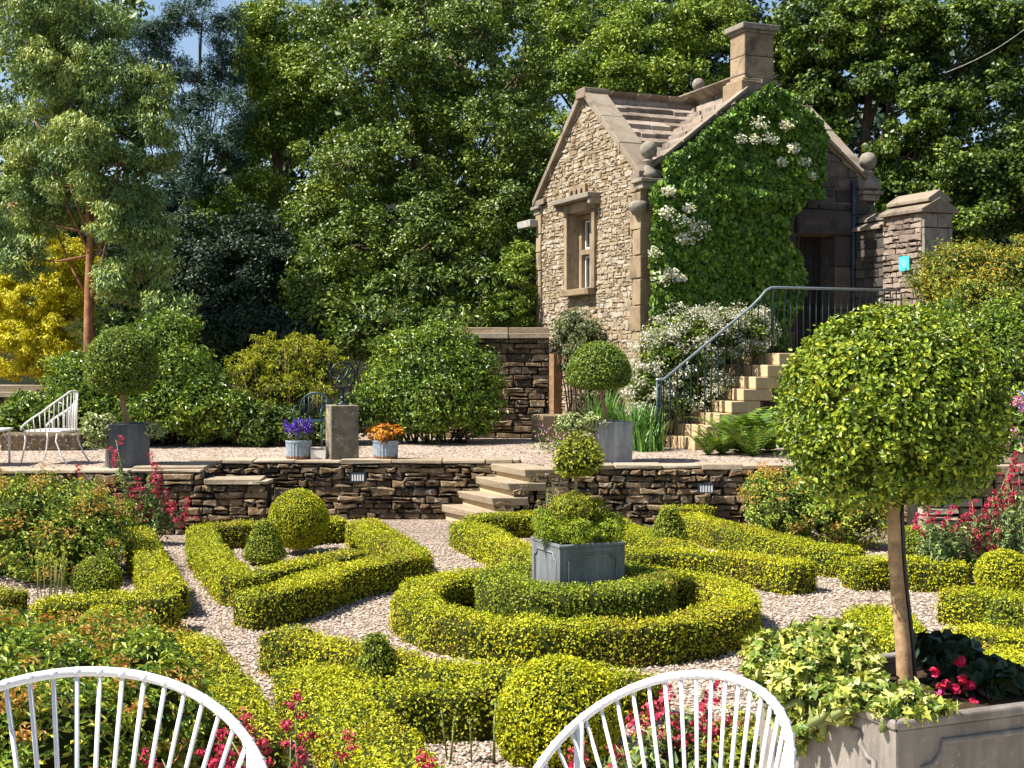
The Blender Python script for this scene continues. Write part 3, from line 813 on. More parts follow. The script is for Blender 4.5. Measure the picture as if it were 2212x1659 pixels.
# boundary walls behind the terrace
def boundary(label, x0, x1, y, h, seed, th=0.4, mat='drywall', core='drycore', cap='cap', step=0.12, z0=TZ):
    root = empty('stone_wall', ((x0 + x1) / 2, y, z0), 0, label, 'wall')
    g = Geo(); L = (x1 - x0)
    stones(g, (-L / 2, 0, 0), (1, 0, 0), (0, -1, 0), [rect(0, L, 0, h)], (0.07, 0.15), (0.15, 0.45), (0.02, 0.07), 0.014, 0, 0.014, 0.018, -0.05, 0.3, seed)
    g.box((0, th / 2 + .01, h / 2), (L - .01, th, h), 0, 1)
    g.build('stonework', [M[mat], M[core]], root)
    c = Geo(); rnd = random.Random(seed); x = -L / 2
    while x < L / 2 - .05:
        l = min(rnd.uniform(0.5, 0.95), L / 2 - x)
        c.box((x + l / 2, th * .42, h + 0.045), (l - .012, th + .16, 0.085), rnd.uniform(-.01, .01), 0, .006)
        c.box((x + l / 2, th * .55, h + 0.14), (l - .012, th * .75, 0.095), rnd.uniform(-.01, .01), 0, .006)
        x += l
    c.build('coping', M[cap], root, .008)
    return root
boundary('tall mossy stone wall with stone coping joining the cottage', -1.35, 0.62, 22.0, 1.66, 21)
boundary('low lichen-spotted stone boundary wall behind the white garden chair', -10, -3.2, 20.6, 0.72, 22)
boundary('sunlit pale stone wall behind the valerian at the right of the parterre', 3.9, 8.0, 12.6, 0.98, 23, mat='house', core='drycore', z0=0)
# stone edging block behind the terrace chair
g = Geo(); g.box((0, 0, .12), (1.15, .35, .24), 0.03, 0, .015)
o = g.build('stone_block', M['drywall'], None, .02); o.location = D(95, 950, 19.2) * 1; o.location.z = TZ
tag(o, 'long brown stone block on the gravel behind the white garden chair', 'block')

# ================================================================== COTTAGE
HO = Vector((2.0, 20.5, TZ)); HR = math.atan2(0.376, 0.926)
W, L = 4.1, 4.4; EV = 4.1; RG = 5.70
house = empty('stone_cottage', HO, HR, 'small stone garden house with steep gables, chimney and ivy-clad front', 'cottage')
WY0, WY1, WZ0, WZ1 = 1.72, 2.70, 2.50, 3.82
DX0, DX1, DZ0, DZ1 = 2.86, 3.62, 1.41, 3.36
# gable wall facing the sun
g = Geo()
T = 0.45
for (y0, y1, z0, z1) in ((0.0, WY0, 0, EV), (WY1, W, 0, EV), (WY0, WY1, 0, WZ0), (WY0, WY1, WZ1, EV)):
    g.box((0.03 + T / 2, (y0 + y1) / 2, (z0 + z1) / 2), (T, y1 - y0, z1 - z0), 0, 1)
g.prism([(0.03, 0, EV), (0.03, W, EV), (0.03, W / 2, RG)], (T, 0, 0), 1)
sl = (RG - EV) / (W / 2)
regs = [rect(0.34, WY0, 0, EV), rect(WY1, W - .2, 0, EV), rect(WY0, WY1, 0, WZ0), rect(WY0, WY1, WZ1, EV), [(0.0, EV), (W, EV), (W / 2, RG)]]
stones(g, (0.03, 0, 0), (0, 1, 0), (-1, 0, 0), regs, (0.05, 0.10), (0.08, 0.27), (0.004, 0.026), 0.016, 0, 0.018, 0.012, -0.01, 0.35, 31)
g.build('gable_wall', [M['house'], M['housecore']], house)
# quoins
g = Geo(); z = 0; k = 0
while z < EV - .05:
    h = random.uniform(.28, .5); h = min(h, EV - z)
    g.box((0.09, (0.36 if k % 2 else .27) / 2 - .012, z + h / 2), (0.22, 0.36 if k % 2 else .27, h - .014), 0, 0, .006)
    z += h; k += 1
g.build('quoins', M['quoin'], house, 0.012); g = Geo()
z = 0; k = 0
while z < EV - .05:
    h = random.uniform(.25, .4); h = min(h, EV - z)
    g.box((0.09, W - 0.10, z + h / 2), (0.22, .22, h - .014), 0, 0, .006)
    z += h
g.build('quoins', M['quoin'], house, 0.012)
# front wall
g = Geo()
for (x0, x1, z0, z1) in ((T + .03, DX0, 0, EV), (DX1, L, 0, EV), (DX0, DX1, 0, DZ0), (DX0, DX1, DZ1, EV)):
    g.box(((x0 + x1) / 2, 0.03 + T / 2, (z0 + z1) / 2), (x1 - x0, T - .006, z1 - z0), 0, 1)
g.prism([(0.02, 0.033, EV), (L - .02, 0.033, EV), (L / 2, 0.033, RG)], (0, T, 0), 1)
regs = [rect(0.26, DX0 - .02, 0, EV), rect(3.97, L, 0, EV), rect(DX0 - .02, 3.97, 3.78, EV), [(0.0, EV), (L, EV), (L / 2, RG)]]
stones(g, (0, 0.03, 0), (1, 0, 0), (0, -1, 0), regs, (0.14, 0.24), (0.22, 0.55), (0.012, 0.04), 0.03, 0, 0.012, 0.02, -0.01, 0.15, 37)
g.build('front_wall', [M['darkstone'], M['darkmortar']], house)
g = Geo()
g.box((L - .02 - T / 2, T + (W - T) / 2, EV / 2), (T, W - T - .05, EV))
g.prism([(L - .01, 0.1, EV), (L - .01, W - .1, EV), (L - .01, W / 2, RG - .06)], (-T, 0, 0))
g.box((L / 2, W - .02 - T / 2, EV / 2), (L - 2 * T - .04, T, EV))
g.prism([(0.1, W - .01, EV), (L - .1, W - .01, EV), (L / 2, W - .01, RG - .06)], (0, -T, 0))
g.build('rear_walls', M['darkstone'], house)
# roof slates
g = Geo(); rnd = random.Random(5)
def slate_field(a, length, run, axis, side):
    """axis 'x': ridge along x, slope from y=side edge to centre ; axis 'y' likewise"""
    half = (W if axis == 'x' else L) / 2
    rise = RG - .02 - EV
    sl_len = math.hypot(half, rise)
    d = -0.04; row = 0; wav = rnd.uniform(0, 9)
    while d < sl_len:
        e = 0.34 - 0.08 * d / sl_len
        s = -rnd.uniform(0, .3)
        while s < length:
            w_ = rnd.uniform(.22, .6)
            def pt(sv, dv, up):
                f = dv / sl_len; h = f * half
                zz = EV + .03 + f * rise + up
                p = h if side == 0 else (2 * half - h)
                return (sv, p, zz) if axis == 'x' else (p, sv, zz)
            s0, s1 = max(s, 0), min(s + w_ - .012, length)
            if s1 - s0 > .05:
                sm, fm = (s0 + s1) / 2, (d + e / 2) / sl_len * half
                xm, ym = (sm, fm if side == 0 else W - fm) if axis == 'x' else (fm if side == 0 else L - fm, sm)
                zm = (RG - EV) / (W / 2) * min(ym, W - ym); zc = (RG - EV) / (L / 2) * min(xm, L - xm)
                ok = (zm >= zc - .22) if axis == 'x' else (zc >= zm - .22)
                if ok:
                    j = rnd.uniform(-.03, .03); t = .085
                    lo = [pt(s0, d + j, .028), pt(s1, d + j, .028), pt(s1, d + e * 1.5, -.02), pt(s0, d + e * 1.5, -.02)]
                    hi = [pt(s0, d + j, .028 + t), pt(s1, d + j + rnd.uniform(-.006, .006), .028 + t), pt(s1, d + e * 1.5, .0), pt(s0, d + e * 1.5, .0)]
                    g.hexa([list(p) for p in lo + hi])
            s += w_
        d += e; row += 1
slate_field(0, L, 0, 'x', 0); slate_field(0, L, 0, 'x', 1); slate_field(0, W, 0, 'y', 0); slate_field(0, W, 0, 'y', 1)
roof = g.build('roof', M['slate'], house)
g = Geo()
def ridge(p, q):
    p, q = Vector(p), Vector(q); n = max(1, int((q - p).length / .5))
    for i in range(n):
        a = p.lerp(q, (i + .02) / n); b = p.lerp(q, (i + .98) / n)
        dirv = (b - a).normalized(); sd = Vector((-dirv.y, dirv.x, 0)) * .15
        prof = [(-1, -.10), (-.55, .03), (0, .085), (.55, .03), (1, -.10), (.5, -.12), (-.5, -.12)]
        g.prism([list(a + sd * u + Vector((0, 0, v + rnd.uniform(-.006, .006)))) for u, v in prof], list(b - a))
ridge((.36, W / 2, RG + .03), (L - .36, W / 2, RG + .03)); ridge((L / 2, .3, RG + .03), (L / 2, W / 2 - .17, RG + .03)); ridge((L / 2, W / 2 + .17, RG + .03), (L / 2, W - .36, RG + .03))
g.build('ridge_stones', M['coping'], roof)
# copings
def coping(name, p0, p1, wvec, th, mat='coping'):
    p0, p1, wv = Vector(p0), Vector(p1), Vector(wvec); g = Geo(); n = 3
    for i in range(n):
        a = p0.lerp(p1, i / n + (.004 if i else 0)); b = p0.lerp(p1, (i + 1) / n - .004)
        up = Vector((0, 0, th + rnd.uniform(-.008, .008)))
        g.hexa([list(v) for v in (a, a + wv, b + wv, b, a + up, a + wv + up, b + wv + up, b + up)])
    return g.build(name, M[mat], house, .01)
coping('gable_coping', (-.07, -.06, EV - .0), (-.07, W / 2 - .1, RG + .01), (.42, 0, 0), .13)
coping('gable_coping', (-.07, W + .06, EV), (-.07, W / 2 + .1, RG + .01), (.42, 0, 0), .13)
coping('gable_coping', (L - .36, -.06, EV + .03), (L - .36, W / 2 - .1, RG + .04), (.43, 0, 0), .15)
coping('gable_coping', (L - .36, W + .06, EV + .03), (L - .36, W / 2 + .1, RG + .04), (.43, 0, 0), .15)
coping('verge_stone', (.1, -.06, EV + .12), (L / 2 - .3, -.06, RG - .09), (0, .18, 0), .07)
coping('verge_stone', (L - .1, -.06, EV + .12), (L / 2 + .3, -.06, RG - .09), (0, .18, 0), .07)
g = Geo(); g.box((.14, W / 2, RG + .1), (.46, .34, .16), 0, 0, .015); g.build('apex_stone', M['coping'], house, .015)
g = Geo(); g.box((L - .15, W / 2, RG + .1), (.44, .3, .16), 0, 0, .015); g.build('apex_stone', M['coping'], house, .015)
# kneelers, brackets and ball finials
def kneeler(x, y):
    g = Geo()
    g.box((x, y, EV - .02), (.40, .36, .06), 0, 0, .008); g.box((x, y, EV - .10), (.32, .27, .10), 0, 0, .008)
    g.build('kneeler', M['finial'], house, .012)
kneeler(.12, .02); kneeler(L - .15, .02); kneeler(.12, W - .05)
def finial(x, y, z, s=1.0):
    g = Geo()
    prof = [(.15, 0), (.16, .05), (.13, .11), (.075, .17), (.062, .22), (.095, .25), (.10, .27), (.06, .29), (.055, .31)]
    for i in range(9):
        ph = math.pi * (i + .8) / 9.6
        prof.append((.137 * math.sin(ph), .44 - .137 * math.cos(ph)))
    g.lathe([(r * s, zz * s) for r, zz in prof], (x, y, z), 18)
    g.build('ball_finial', M['finial'], house)
finial(.14, .02, EV + .03); finial(L - .13, .02, EV + .05, 1.08); finial(L / 2, W / 2, RG + .06, .82)
g = Geo(); g.lathe([(.02, -.12), (.09, -.09), (.15, 0), (.16, .08), (.1, .12)], (-.02, .05, EV - .45), 12); g.build('corner_bracket', M['finial'], house)
# window
g = Geo()
g.box((.30, (WY0 + WY1) / 2, (WZ0 + WZ1) / 2), (.02, WY1 - WY0 - .01, WZ1 - WZ0 - .01)); pane = g.build('window', M['glass'], house)
g = Geo(); wm = (WY0 + WY1) / 2; zm = WZ0 + .66
for (c, s) in (((.24, WY0 + .06, (WZ0 + WZ1) / 2), (.10, .11, WZ1 - WZ0 - .012)), ((.24, WY1 - .06, (WZ0 + WZ1) / 2), (.10, .11, WZ1 - WZ0 - .012)), ((.24, wm, (WZ0 + WZ1) / 2), (.105, .09, WZ1 - WZ0 - .014)),
             ((.235, (WY0 + wm) / 2 + .03, zm), (.095, wm - WY0 - .15, .09)), ((.235, (wm + WY1) / 2 - .03, zm), (.095, wm - WY0 - .15, .09)), ((.238, wm, WZ1 - .05), (.09, WY1 - WY0 - .24, .085))):
    g.box(c, s)
g.build('mullion_frame', M['quoin'], pane, .008)
g = Geo()
for cy in ((WY0 + wm) / 2 + .03, (wm + WY1) / 2 - .03):
    for (z0, z1) in ((WZ0 + .03, zm - .06), (zm + .06, WZ1 - .11)):
        for dy in (-.13, .13): g.box((.275, cy + dy, (z0 + z1) / 2), (.03, .028, z1 - z0))
        for z_ in (z0 + .014, z1 - .014): g.box((.276, cy, z_), (.028, .228, .028))
g.build('casement', M['whiteold'], pane)
g = Geo(); g.box((-.04, wm, WZ0 - .05), (.2, WY1 - WY0 + .16, .11), 0, 0, .006); g.build('window_sill', M['quoin'], pane, .012)
g = Geo()
for y0, y1, zz in ((WY0 - .12, WY0 - .005, 0), (WY1 + .005, WY1 + .12, 0)):
    g.box((.02, (y0 + y1) / 2, (WZ0 + WZ1) / 2), (.12, y1 - y0, WZ1 - WZ0))
g.box((.02, wm, WZ1 + .085), (.14, WY1 - WY0 + .24, .16)); g.build('window_surround', M['quoin'], pane, .01)
g = Geo(); g.box((-.07, wm, WZ1 + .215), (.30, WY1 - WY0 + .5, .085)); g.box((-.055, WY0 - .2, WZ1 + .12), (.25, .09, .1)); g.box((-.055, WY1 + .2, WZ1 + .12), (.25, .09, .1))
g.build('hood_mould', M['finial'], pane, .012)
g = Geo(); g.box((-.005, wm + .1, WZ1 + .37), (.05, .66, .20)); g.build('pigeon_stone', M['quoin'], house, .01)
for dy in (-.1, .1, .3):
    g = Geo(); g.box((-.025, wm + dy, WZ1 + .32), (.02, .075, .09)); g.lathe([(.0375, 0), (.0375, .02)], (0, 0, 0), 12)
    p = g.V[-1].copy(); q = np.stack([p[:, 2] - .035, p[:, 0] + wm + dy, p[:, 1] + WZ1 + .365], 1); g.V[-1] = q.astype(np.float32)
    g.build('pigeon_hole_shade', M['drycore'], house)  # dark slab on the stone stands for the shade inside each hole
# door at the head of the stair
g = Geo(); 
for i in range(5):
    w_ = (DX1 - DX0) / 5; g.box((DX0 + w_ * (i + .5), .44, (DZ0 + DZ1) / 2), (w_ - .01, .05, DZ1 - DZ0 - .01))
dr = g.build('door', M['doordark'], house)
g = Geo()
for zz in (DZ0 + .35, DZ1 - .4): g.box(((DX0 + DX1) / 2 - .05, .405, zz), (.5, .015, .05))
g.build('strap_hinge', M['pipe'], dr)
g = Geo(); g.box((3.41, .06, 3.57), (1.16, .22, .40), 0, 0, .006); g.build('lintel', M['darkstone'], house, .012)
g = Geo(); z = DZ0
for h in (.62, .1, .72, .50):
    g.box((3.78, .07, z + h / 2), (.37, .18, h - .012), 0, 0, .006); z += h
g.build('door_jamb', M['darkstone'], house, .01)
# lower garden doorway
g = Geo(); g.box((-.06, 3.17, .86), (.16, .30, 1.15)); g.build('door_post', M['jamb'], house, .008)
g = Geo(); g.box((-.07, 3.5, 1.49), (.18, .95, .12)); g.build('door_lintel', M['darkstone'], house, .008)
g = Geo(); g.box((-.015, 3.68, .72), (.04, .7, 1.4)); g.build('lower_recess_dark', M['doordark'], house)  # flat dark panel painted as the shaded recess of the doorway
# chimney
g = Geo(); cx, cy = L / 2 - .02, .30
g.box((cx, cy, RG - .08), (.74, .58, .34), 0, 0, .004); g.box((cx, cy, RG + .11), (.66, .52, .05))
for i in range(2): g.box((cx, cy, RG + .135 + .185 + i * .37), (.55, .44, .362), 0, 0, .004)
ch = g.build('chimney', M['chimney'], house, .012)
g = Geo(); g.box((cx, cy, RG + .90), (.60, .49, .05)); g.box((cx, cy, RG + .97), (.70, .58, .09)); g.build('chimney_cap', M['finial'], ch, .012)
# timber spout and drainpipe
g = Geo(); g.box((-.1, W + .22, 3.80), (.16, .62, .13)); g.build('water_spout', M['olivetimber'], house, .01)
g = Geo(); g.tube([(3.93, -.06, EV + .15), (3.93, -.06, 1.42)], .042, 10)
for z in (1.9, 2.8, 3.7): g.lathe([(.055, 0), (.055, .06)], (3.93, -.06, z), 10)
g.build('drainpipe', M['pipe'], house)

# pier wall right of the cottage
pw = empty('pier_wall', HO + Matrix.Rotation(HR, 3, 'Z') @ Vector((4.22, -.9, 0)), HR, 'stone pier wall with pitched coping standing against the right end of the cottage', 'wall')
g = Geo(); stones(g, (-.27, -.85, 0), (0, 1, 0), (-1, 0, 0), [rect(0, .92, 0, 3.58)], (.07, .13), (.12, .32), (.012, .04), .016, 0, .014, .016, -.02, .3, 51)
g.box((0.0, -.39, 1.79), (.54, .92, 3.58), 0, 1)
g.build('pier', [stone_mat('pier_stone', [(0.0, (0.10, 0.075, 0.06)), (0.5, (0.23, 0.175, 0.135)), (1.0, (0.35, 0.285, 0.225))], (.5, .42, .34), .62), M['drycore']], pw)
g = Geo(); stones(g, (0.27, -.87, 0), (-1, 0, 0), (0, -1, 0), [rect(0, .54, 0, 3.58)], (.25, .45), (.54, .6), (.02, .03), .012, 0, .006, .012, -.02, 0, 52)
g.build('pier_end', M['finial'], pw)
g = Geo(); stones(g, (-.25, .08, 0), (0, 1, 0), (-1, 0, 0), [rect(0, .86, 0, 3.42)], (.13, .2), (.2, .45), (.012, .03), .02, 0, .01, .014, -.02, .2, 53)
g.box((.01, .5, 1.71), (.5, .86, 3.42), 0, 1); g.build('link_wall', [M['darkstone'], M['darkmortar']], pw)  # dark stone carries the cottage's shade on this stretch in its colour
g = Geo()
def gablecap(y0, y1, zb, hw, rise):
    g.prism([(-hw, y0, zb), (hw, y0, zb), (hw, y0, zb + .05), (0, y0, zb + rise), (-hw, y0, zb + .05)], (0, y1 - y0, 0))
gablecap(-.95, .10, 3.58, .36, .24); gablecap(-.93, .09, 3.75, .22, .19); gablecap(.12, .93, 3.42, .33, .2); gablecap(.12, .93, 3.57, .19, .16)
g.build('coping', M['coping'], pw, .008)
sg = empty('notice_panel', HO + Matrix.Rotation(HR, 3, 'Z') @ Vector((3.88, -1.42, 2.81)), HR, 'small turquoise notice panel fixed to the stone pier', 'sign')
g = Geo(); g.box((0, 0, 0), (.02, .235, .225)); g.build('panel', M['turq'], sg, .004)
g = Geo()
for zz, w_ in ((.06, .10), (.025, .13), (-.01, .12), (-.045, .07)): g.box((-.0115, .0, zz), (.002, w_, .016))
g.build('faded_print', M['turqpale'], sg)

# outside stair with railing
stair = empty('stone_stair', HO, HR, 'tan stone staircase climbing along the ivy front to the upper door', 'stairs')
N_, R_, TR = 8, 0.176, 0.205
for i in range(N_):
    g = Geo(); x0 = .07 + i * TR; x1 = x0 + TR + .30 if i < N_ - 1 else 4.0
    g.box(((x0 + x1) / 2, -.88, R_ * i + R_ / 2), (x1 - x0, 1.32 + .006 * (i % 2), R_ - .004), 0, 0, .005); g.build('step', M['step'], stair, .012)
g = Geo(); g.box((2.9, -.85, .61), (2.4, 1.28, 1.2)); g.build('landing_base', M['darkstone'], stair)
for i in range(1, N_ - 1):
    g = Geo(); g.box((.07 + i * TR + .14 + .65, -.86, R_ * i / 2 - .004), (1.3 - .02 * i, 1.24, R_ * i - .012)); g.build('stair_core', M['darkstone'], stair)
rail = empty('stair_railing', HO, HR, 'dark green iron railing with pale handrail rising beside the stone stair', 'railing')
hr = [(-.42, -1.28, 1.02), (-.3, -1.28, 1.02), (1.18, -1.28, 2.10), (1.34, -1.28, 2.24), (1.44, -1.28, 2.35), (1.54, -1.28, 2.395), (1.66, -1.28, 2.40), (3.9, -1.28, 2.40)]
g = Geo(); g.tube(hr, .021, 8); g.build('handrail', M['railtop'], rail)
def rail_z(x):
    for a, b in zip(hr[:-1], hr[1:]):
        if a[0] <= x <= b[0]: return a[2] + (b[2] - a[2]) * (x - a[0]) / (b[0] - a[0])
    return hr[-1][2]
x = -.3
while x < 3.9:
    i = math.floor((x - .07) / TR) + 1
    zb = 0 if i <= 0 else min(N_, i) * R_
    g = Geo(); g.tube([(x, -1.28, zb), (x, -1.28, rail_z(x) - .01)], .0085, 6)
    g.build('baluster', M['railgreen'], rail); x += .115
for x in (-.40, -.345, 1.56):
    g = Geo(); zb = 0 if x < 0 else N_ * R_
    g.tube([(x, -1.28, zb), (x, -1.28, rail_z(x))], .02, 8); g.build('newel_post', M['railgreen'], rail)

# ================================================================== PARTERRE HEDGES
hedge([px([(437, 1140), (443, 1173), (493, 1219), (515, 1244), (583, 1229), (660, 1211), (735, 1196), (768, 1190)])], 'box hedge along the left gravel path ending in an inner diagonal arm')
hedge([px([(430, 1136), (520, 1131), (620, 1126), (745, 1121)])], 'straight box hedge below the middle retaining wall behind the tall box ball', w=0.28)
hedge([px([(528, 1283), (573, 1277), (650, 1257), (737, 1226), (845, 1205), (895, 1200), (880, 1180), (837, 1156), (775, 1124)], .27)], 'angled box hedge with a long front face opposite the central planter', w=0.36, h=.27)
cen = Vector((0.49, 10.22)); 
def ringpts(r, n=72, a0=0, a1=360): return [(cen.x + r * math.cos(math.radians(a0 + (a1 - a0) * i / n)), cen.y + r * math.sin(math.radians(a0 + (a1 - a0) * i / n))) for i in range(n if a1 - a0 == 360 else n + 1)]
hedge([ringpts(1.245)], 'large outer ring of clipped box encircling the central planter', w=.36, h=.27, closed=True)
hedge([[(p[0] + .02, p[1] + .16) for p in ringpts(0.60, 40)]], 'smaller inner ring of darker box tight around the central planter', w=.40, h=.37, closed=True, mat='boxdark', leaf=.0225, wob=.8)
# bed towards the camera
hedge([px([(592, 1362), (650, 1372), (737, 1390), (800, 1408), (887, 1427), (1003, 1443), (1103, 1447), (1220, 1450), (1320, 1452), (1415, 1462)])], 'curved box hedge following the ring on the camera side', w=.34)
hedge([px([(655, 1440), (700, 1490), (755, 1535), (810, 1590), (868, 1655), (905, 1700)])], 'broad box hedge along the path at the bottom of the garden', w=.40)
hedge([px([(690, 1452), (760, 1478), (837, 1490), (950, 1490), (1065, 1485)])], 'box hedge arm with a dark shaded face beside the big box ball', w=.32)
# upper right bed
hedge([px([(1000, 1126), (1050, 1150), (1100, 1172), (1150, 1196), (1195, 1214)])], 'box hedge beside the central path left of the planter', w=.38)
hedge([px([(1010, 1116), (1085, 1112), (1165, 1108), (1240, 1106), (1300, 1108)])], 'box hedge under the garden steps behind the central planter', w=.28)
hedge([px([(1300, 1112), (1340, 1130), (1395, 1155), (1450, 1174), (1490, 1182)])], 'short diagonal box hedge arm right of the golden mound', w=.36)
hedge([px([(1330, 1192), (1400, 1191), (1475, 1189), (1608, 1199), (1735, 1220)])], 'long box hedge with a squared end right of the planter', w=.38)
hedge([px([(1428, 1094), (1535, 1093)]), px([(1470, 1108), (1575, 1135), (1680, 1160), (1760, 1178), (1850, 1189)])], 'long diagonal box hedge below the right retaining wall', w=.40)
# right beds
hedge([px([(1835, 1210), (1925, 1207), (2010, 1212), (2085, 1216)])], 'box hedge behind the near topiary stem with rounded left end', w=.36)
hedge([px([(1965, 1138), (2040, 1163), (2100, 1186)])], 'box hedge arm in front of the right valerian', w=.34)
hedge([px([(1890, 1310), (1915, 1345), (1940, 1395)])], 'short wide box hedge block left of the near stem', w=.50)
hedge([px([(2045, 1270), (2110, 1278), (2200, 1290), (2260, 1300)])], 'box hedge at the right picture edge below the right ball', w=.38)
hedge([px([(2075, 1352), (2125, 1366), (2212, 1376), (2290, 1382)])], 'box hedge at the right edge beside the cone behind the large planter', w=.42)
hedge([px([(2130, 1392), (2175, 1430), (2230, 1480)])], 'broad box hedge behind the red begonias at the right edge', w=.46)
# left beds
hedge([px([(75, 1297), (165, 1294), (253, 1286), (375, 1287)], .28)], 'front box hedge of the left bed facing the patio', w=.38, h=.28)
hedge([px([(296, 1140), (312, 1173), (330, 1205), (347, 1235), (370, 1268)])], 'patchy box hedge along the far left path edge with dead spots', w=.30, dens=6500)
hedge([px([(-60, 1277), (35, 1282)])], 'box hedge stub at the left picture edge', w=.36)
hedge([px([(290, 1368), (350, 1370), (400, 1378), (440, 1420), (475, 1470), (510, 1530), (545, 1600)])], 'box hedge beside the left path behind the white chair', w=.38)

TB = 'clipped box balls and cones in the beds'
ball_bush(645, 1122, 14.0, 63, 'tall round box ball below the middle wall', 0.98, group=TB)
ball_bush(572, 1168, 13.3, 43, 'small dark box cone beside the tall ball', 1.0, 'boxdark', 'topiary_cone', shape=cone_shape, group=TB)
ball_bush(812, 1425, 7.9, 52, 'dark box cone on the hedge of the near bed', 1.08, 'boxdark', 'topiary_cone', shape=cone_shape, group=TB)
ball_bush(1205, 1553, 6.9, 136, 'biggest box ball behind the right white chair', 0.96, dens=10500, group=TB)
ball_bush(1445, 1138, 13.4, 41, 'small dark box cone between the right hand hedges', 1.0, 'boxdark', 'topiary_cone', shape=cone_shape, group=TB)
ball_bush(1978, 1172, 12.6, 36, 'small box ball half hidden by the near topiary stem', .95, 'boxdark', group=TB)
ball_bush(2168, 1243, 11.2, 58, 'round box ball at the right edge under the valerian', .9, group=TB)
ball_bush(2168, 1330, 9.4, 42, 'little dark cone among the hedges at the right edge', 1.0, 'boxdark', 'topiary_cone', shape=cone_shape, group=TB)
ball_bush(210, 1256, 11.4, 51, 'round box ball in the left bed beside pale seed heads', .92, 'boxdark', group=TB)
ball_bush(228, 1352, 9.3, 52, 'low golden box ball among the bronze-tipped spiraea', .8, group=TB)

# ================================================================== PLANTERS
def planter(loc, s, h, mat, label, rz=HR, taper=.95, name='square_planter', mould=True, group='square lead planters'):
    root = empty(name, loc, rz, label, 'planter', group)
    g = Geo(); a = s / 2 * taper; b = s / 2 * .965; t = .025; hb = h - .028
    # four walls butted as one shell
    for (x0, y0, x1, y1) in ((-1, -1, 1, -1), (1, -1, 1, 1), (1, 1, -1, 1), (-1, 1, -1, -1)):
        i0 = (b - t) / b
        g.hexa([[x0 * a, y0 * a, 0], [x1 * a, y1 * a, 0], [x1 * a * i0, y1 * a * i0, 0], [x0 * a * i0, y0 * a * i0, 0],
                [x0 * b, y0 * b, hb], [x1 * b, y1 * b, hb], [x1 * b * i0, y1 * b * i0, hb], [x0 * b * i0, y0 * b * i0, hb]])
    g.build('box', M[mat], root, .004)
    g = Geo(); r = s / 2 * .985; w = .04
    for k in range(4):
        th = k * math.pi / 2
        Rm = Matrix.Rotation(th, 3, 'Z')
        q = [(-r, -r), (r, -r), (r - w, -r + w), (-r + w, -r + w)]
        g.hexa([list(Rm @ Vector((x, y, hb))) for x, y in q] + [list(Rm @ Vector((x, y, h))) for x, y in q])
    g.build('rim', M[mat], root, .007)
    if mould:
        for k in range(4):
            g = Geo(); Rm = Matrix.Rotation(k * math.pi / 2, 3, 'Z'); m = .085 * s / .58; c = .05 * s / .58
            z0, z1 = .07, hb - .045
            def P(x, z):
                f = (a + (b - a) * z / hb)
                return list(Rm @ Vector((x * f / b, -f - .002, z)))
            X = s / 2 - m
            loop = [(-X, z0 + c), (-X, z1 - c), (-X + c * .5, z1 - c), (-X + c, z1 - c * .5), (-X + c, z1), (X - c, z1), (X - c, z1 - c * .5), (X - c * .5, z1 - c), (X, z1 - c), (X, z0 + c), (X - c, z0), (-X + c, z0)]
            g.tube([P(x, z) for x, z in loop], .008 * s / .58, 6, 0, True)
            g.build('panel_moulding', M[mat], root)
    g = Geo(); V = []; n = 14
    for j in range(n):
        for i in range(n):
            x = (i / (n - 1) - .5) * 2 * (b - t); y = (j / (n - 1) - .5) * 2 * (b - t)
            V.append((x, y, h - .055 + .03 * vn((x * 9, y * 9, 1))))
    g.add(V, [(j * n + i, j * n + i + 1, (j + 1) * n + i + 1, (j + 1) * n + i) for j in range(n - 1) for i in range(n - 1)], 0, True)
    g.build('soil', M['soil'], root)
    return root

pc = planter((.52, 10.45, 0.03), .58, .62, 'leadlight', 'grey square planter with moulded panels at the centre of the round hedges')
PN = (1.22, 3.97, PZ)
planter(PN, .70, .52, 'leadnear', 'large pale stone-grey planter with moulded panels in the near right corner')
pl = D(275, 1010, 16.05); pm = D(1312, 995, 16.95)
planter((pl.x, 16.05, TZ), .50, .55, 'lead', 'dark lead planter on the terrace beside the white garden chair', mould=False)
planter((pm.x, 16.95, TZ), .50, .53, 'leadmid', 'light grey planter on the terrace in front of the cottage', mould=False)

def flat_under(k):
    def f(d):
        if d.z < k: return Vector((d.x, d.y, k + (d.z - k) * .25))
        return d
    return f

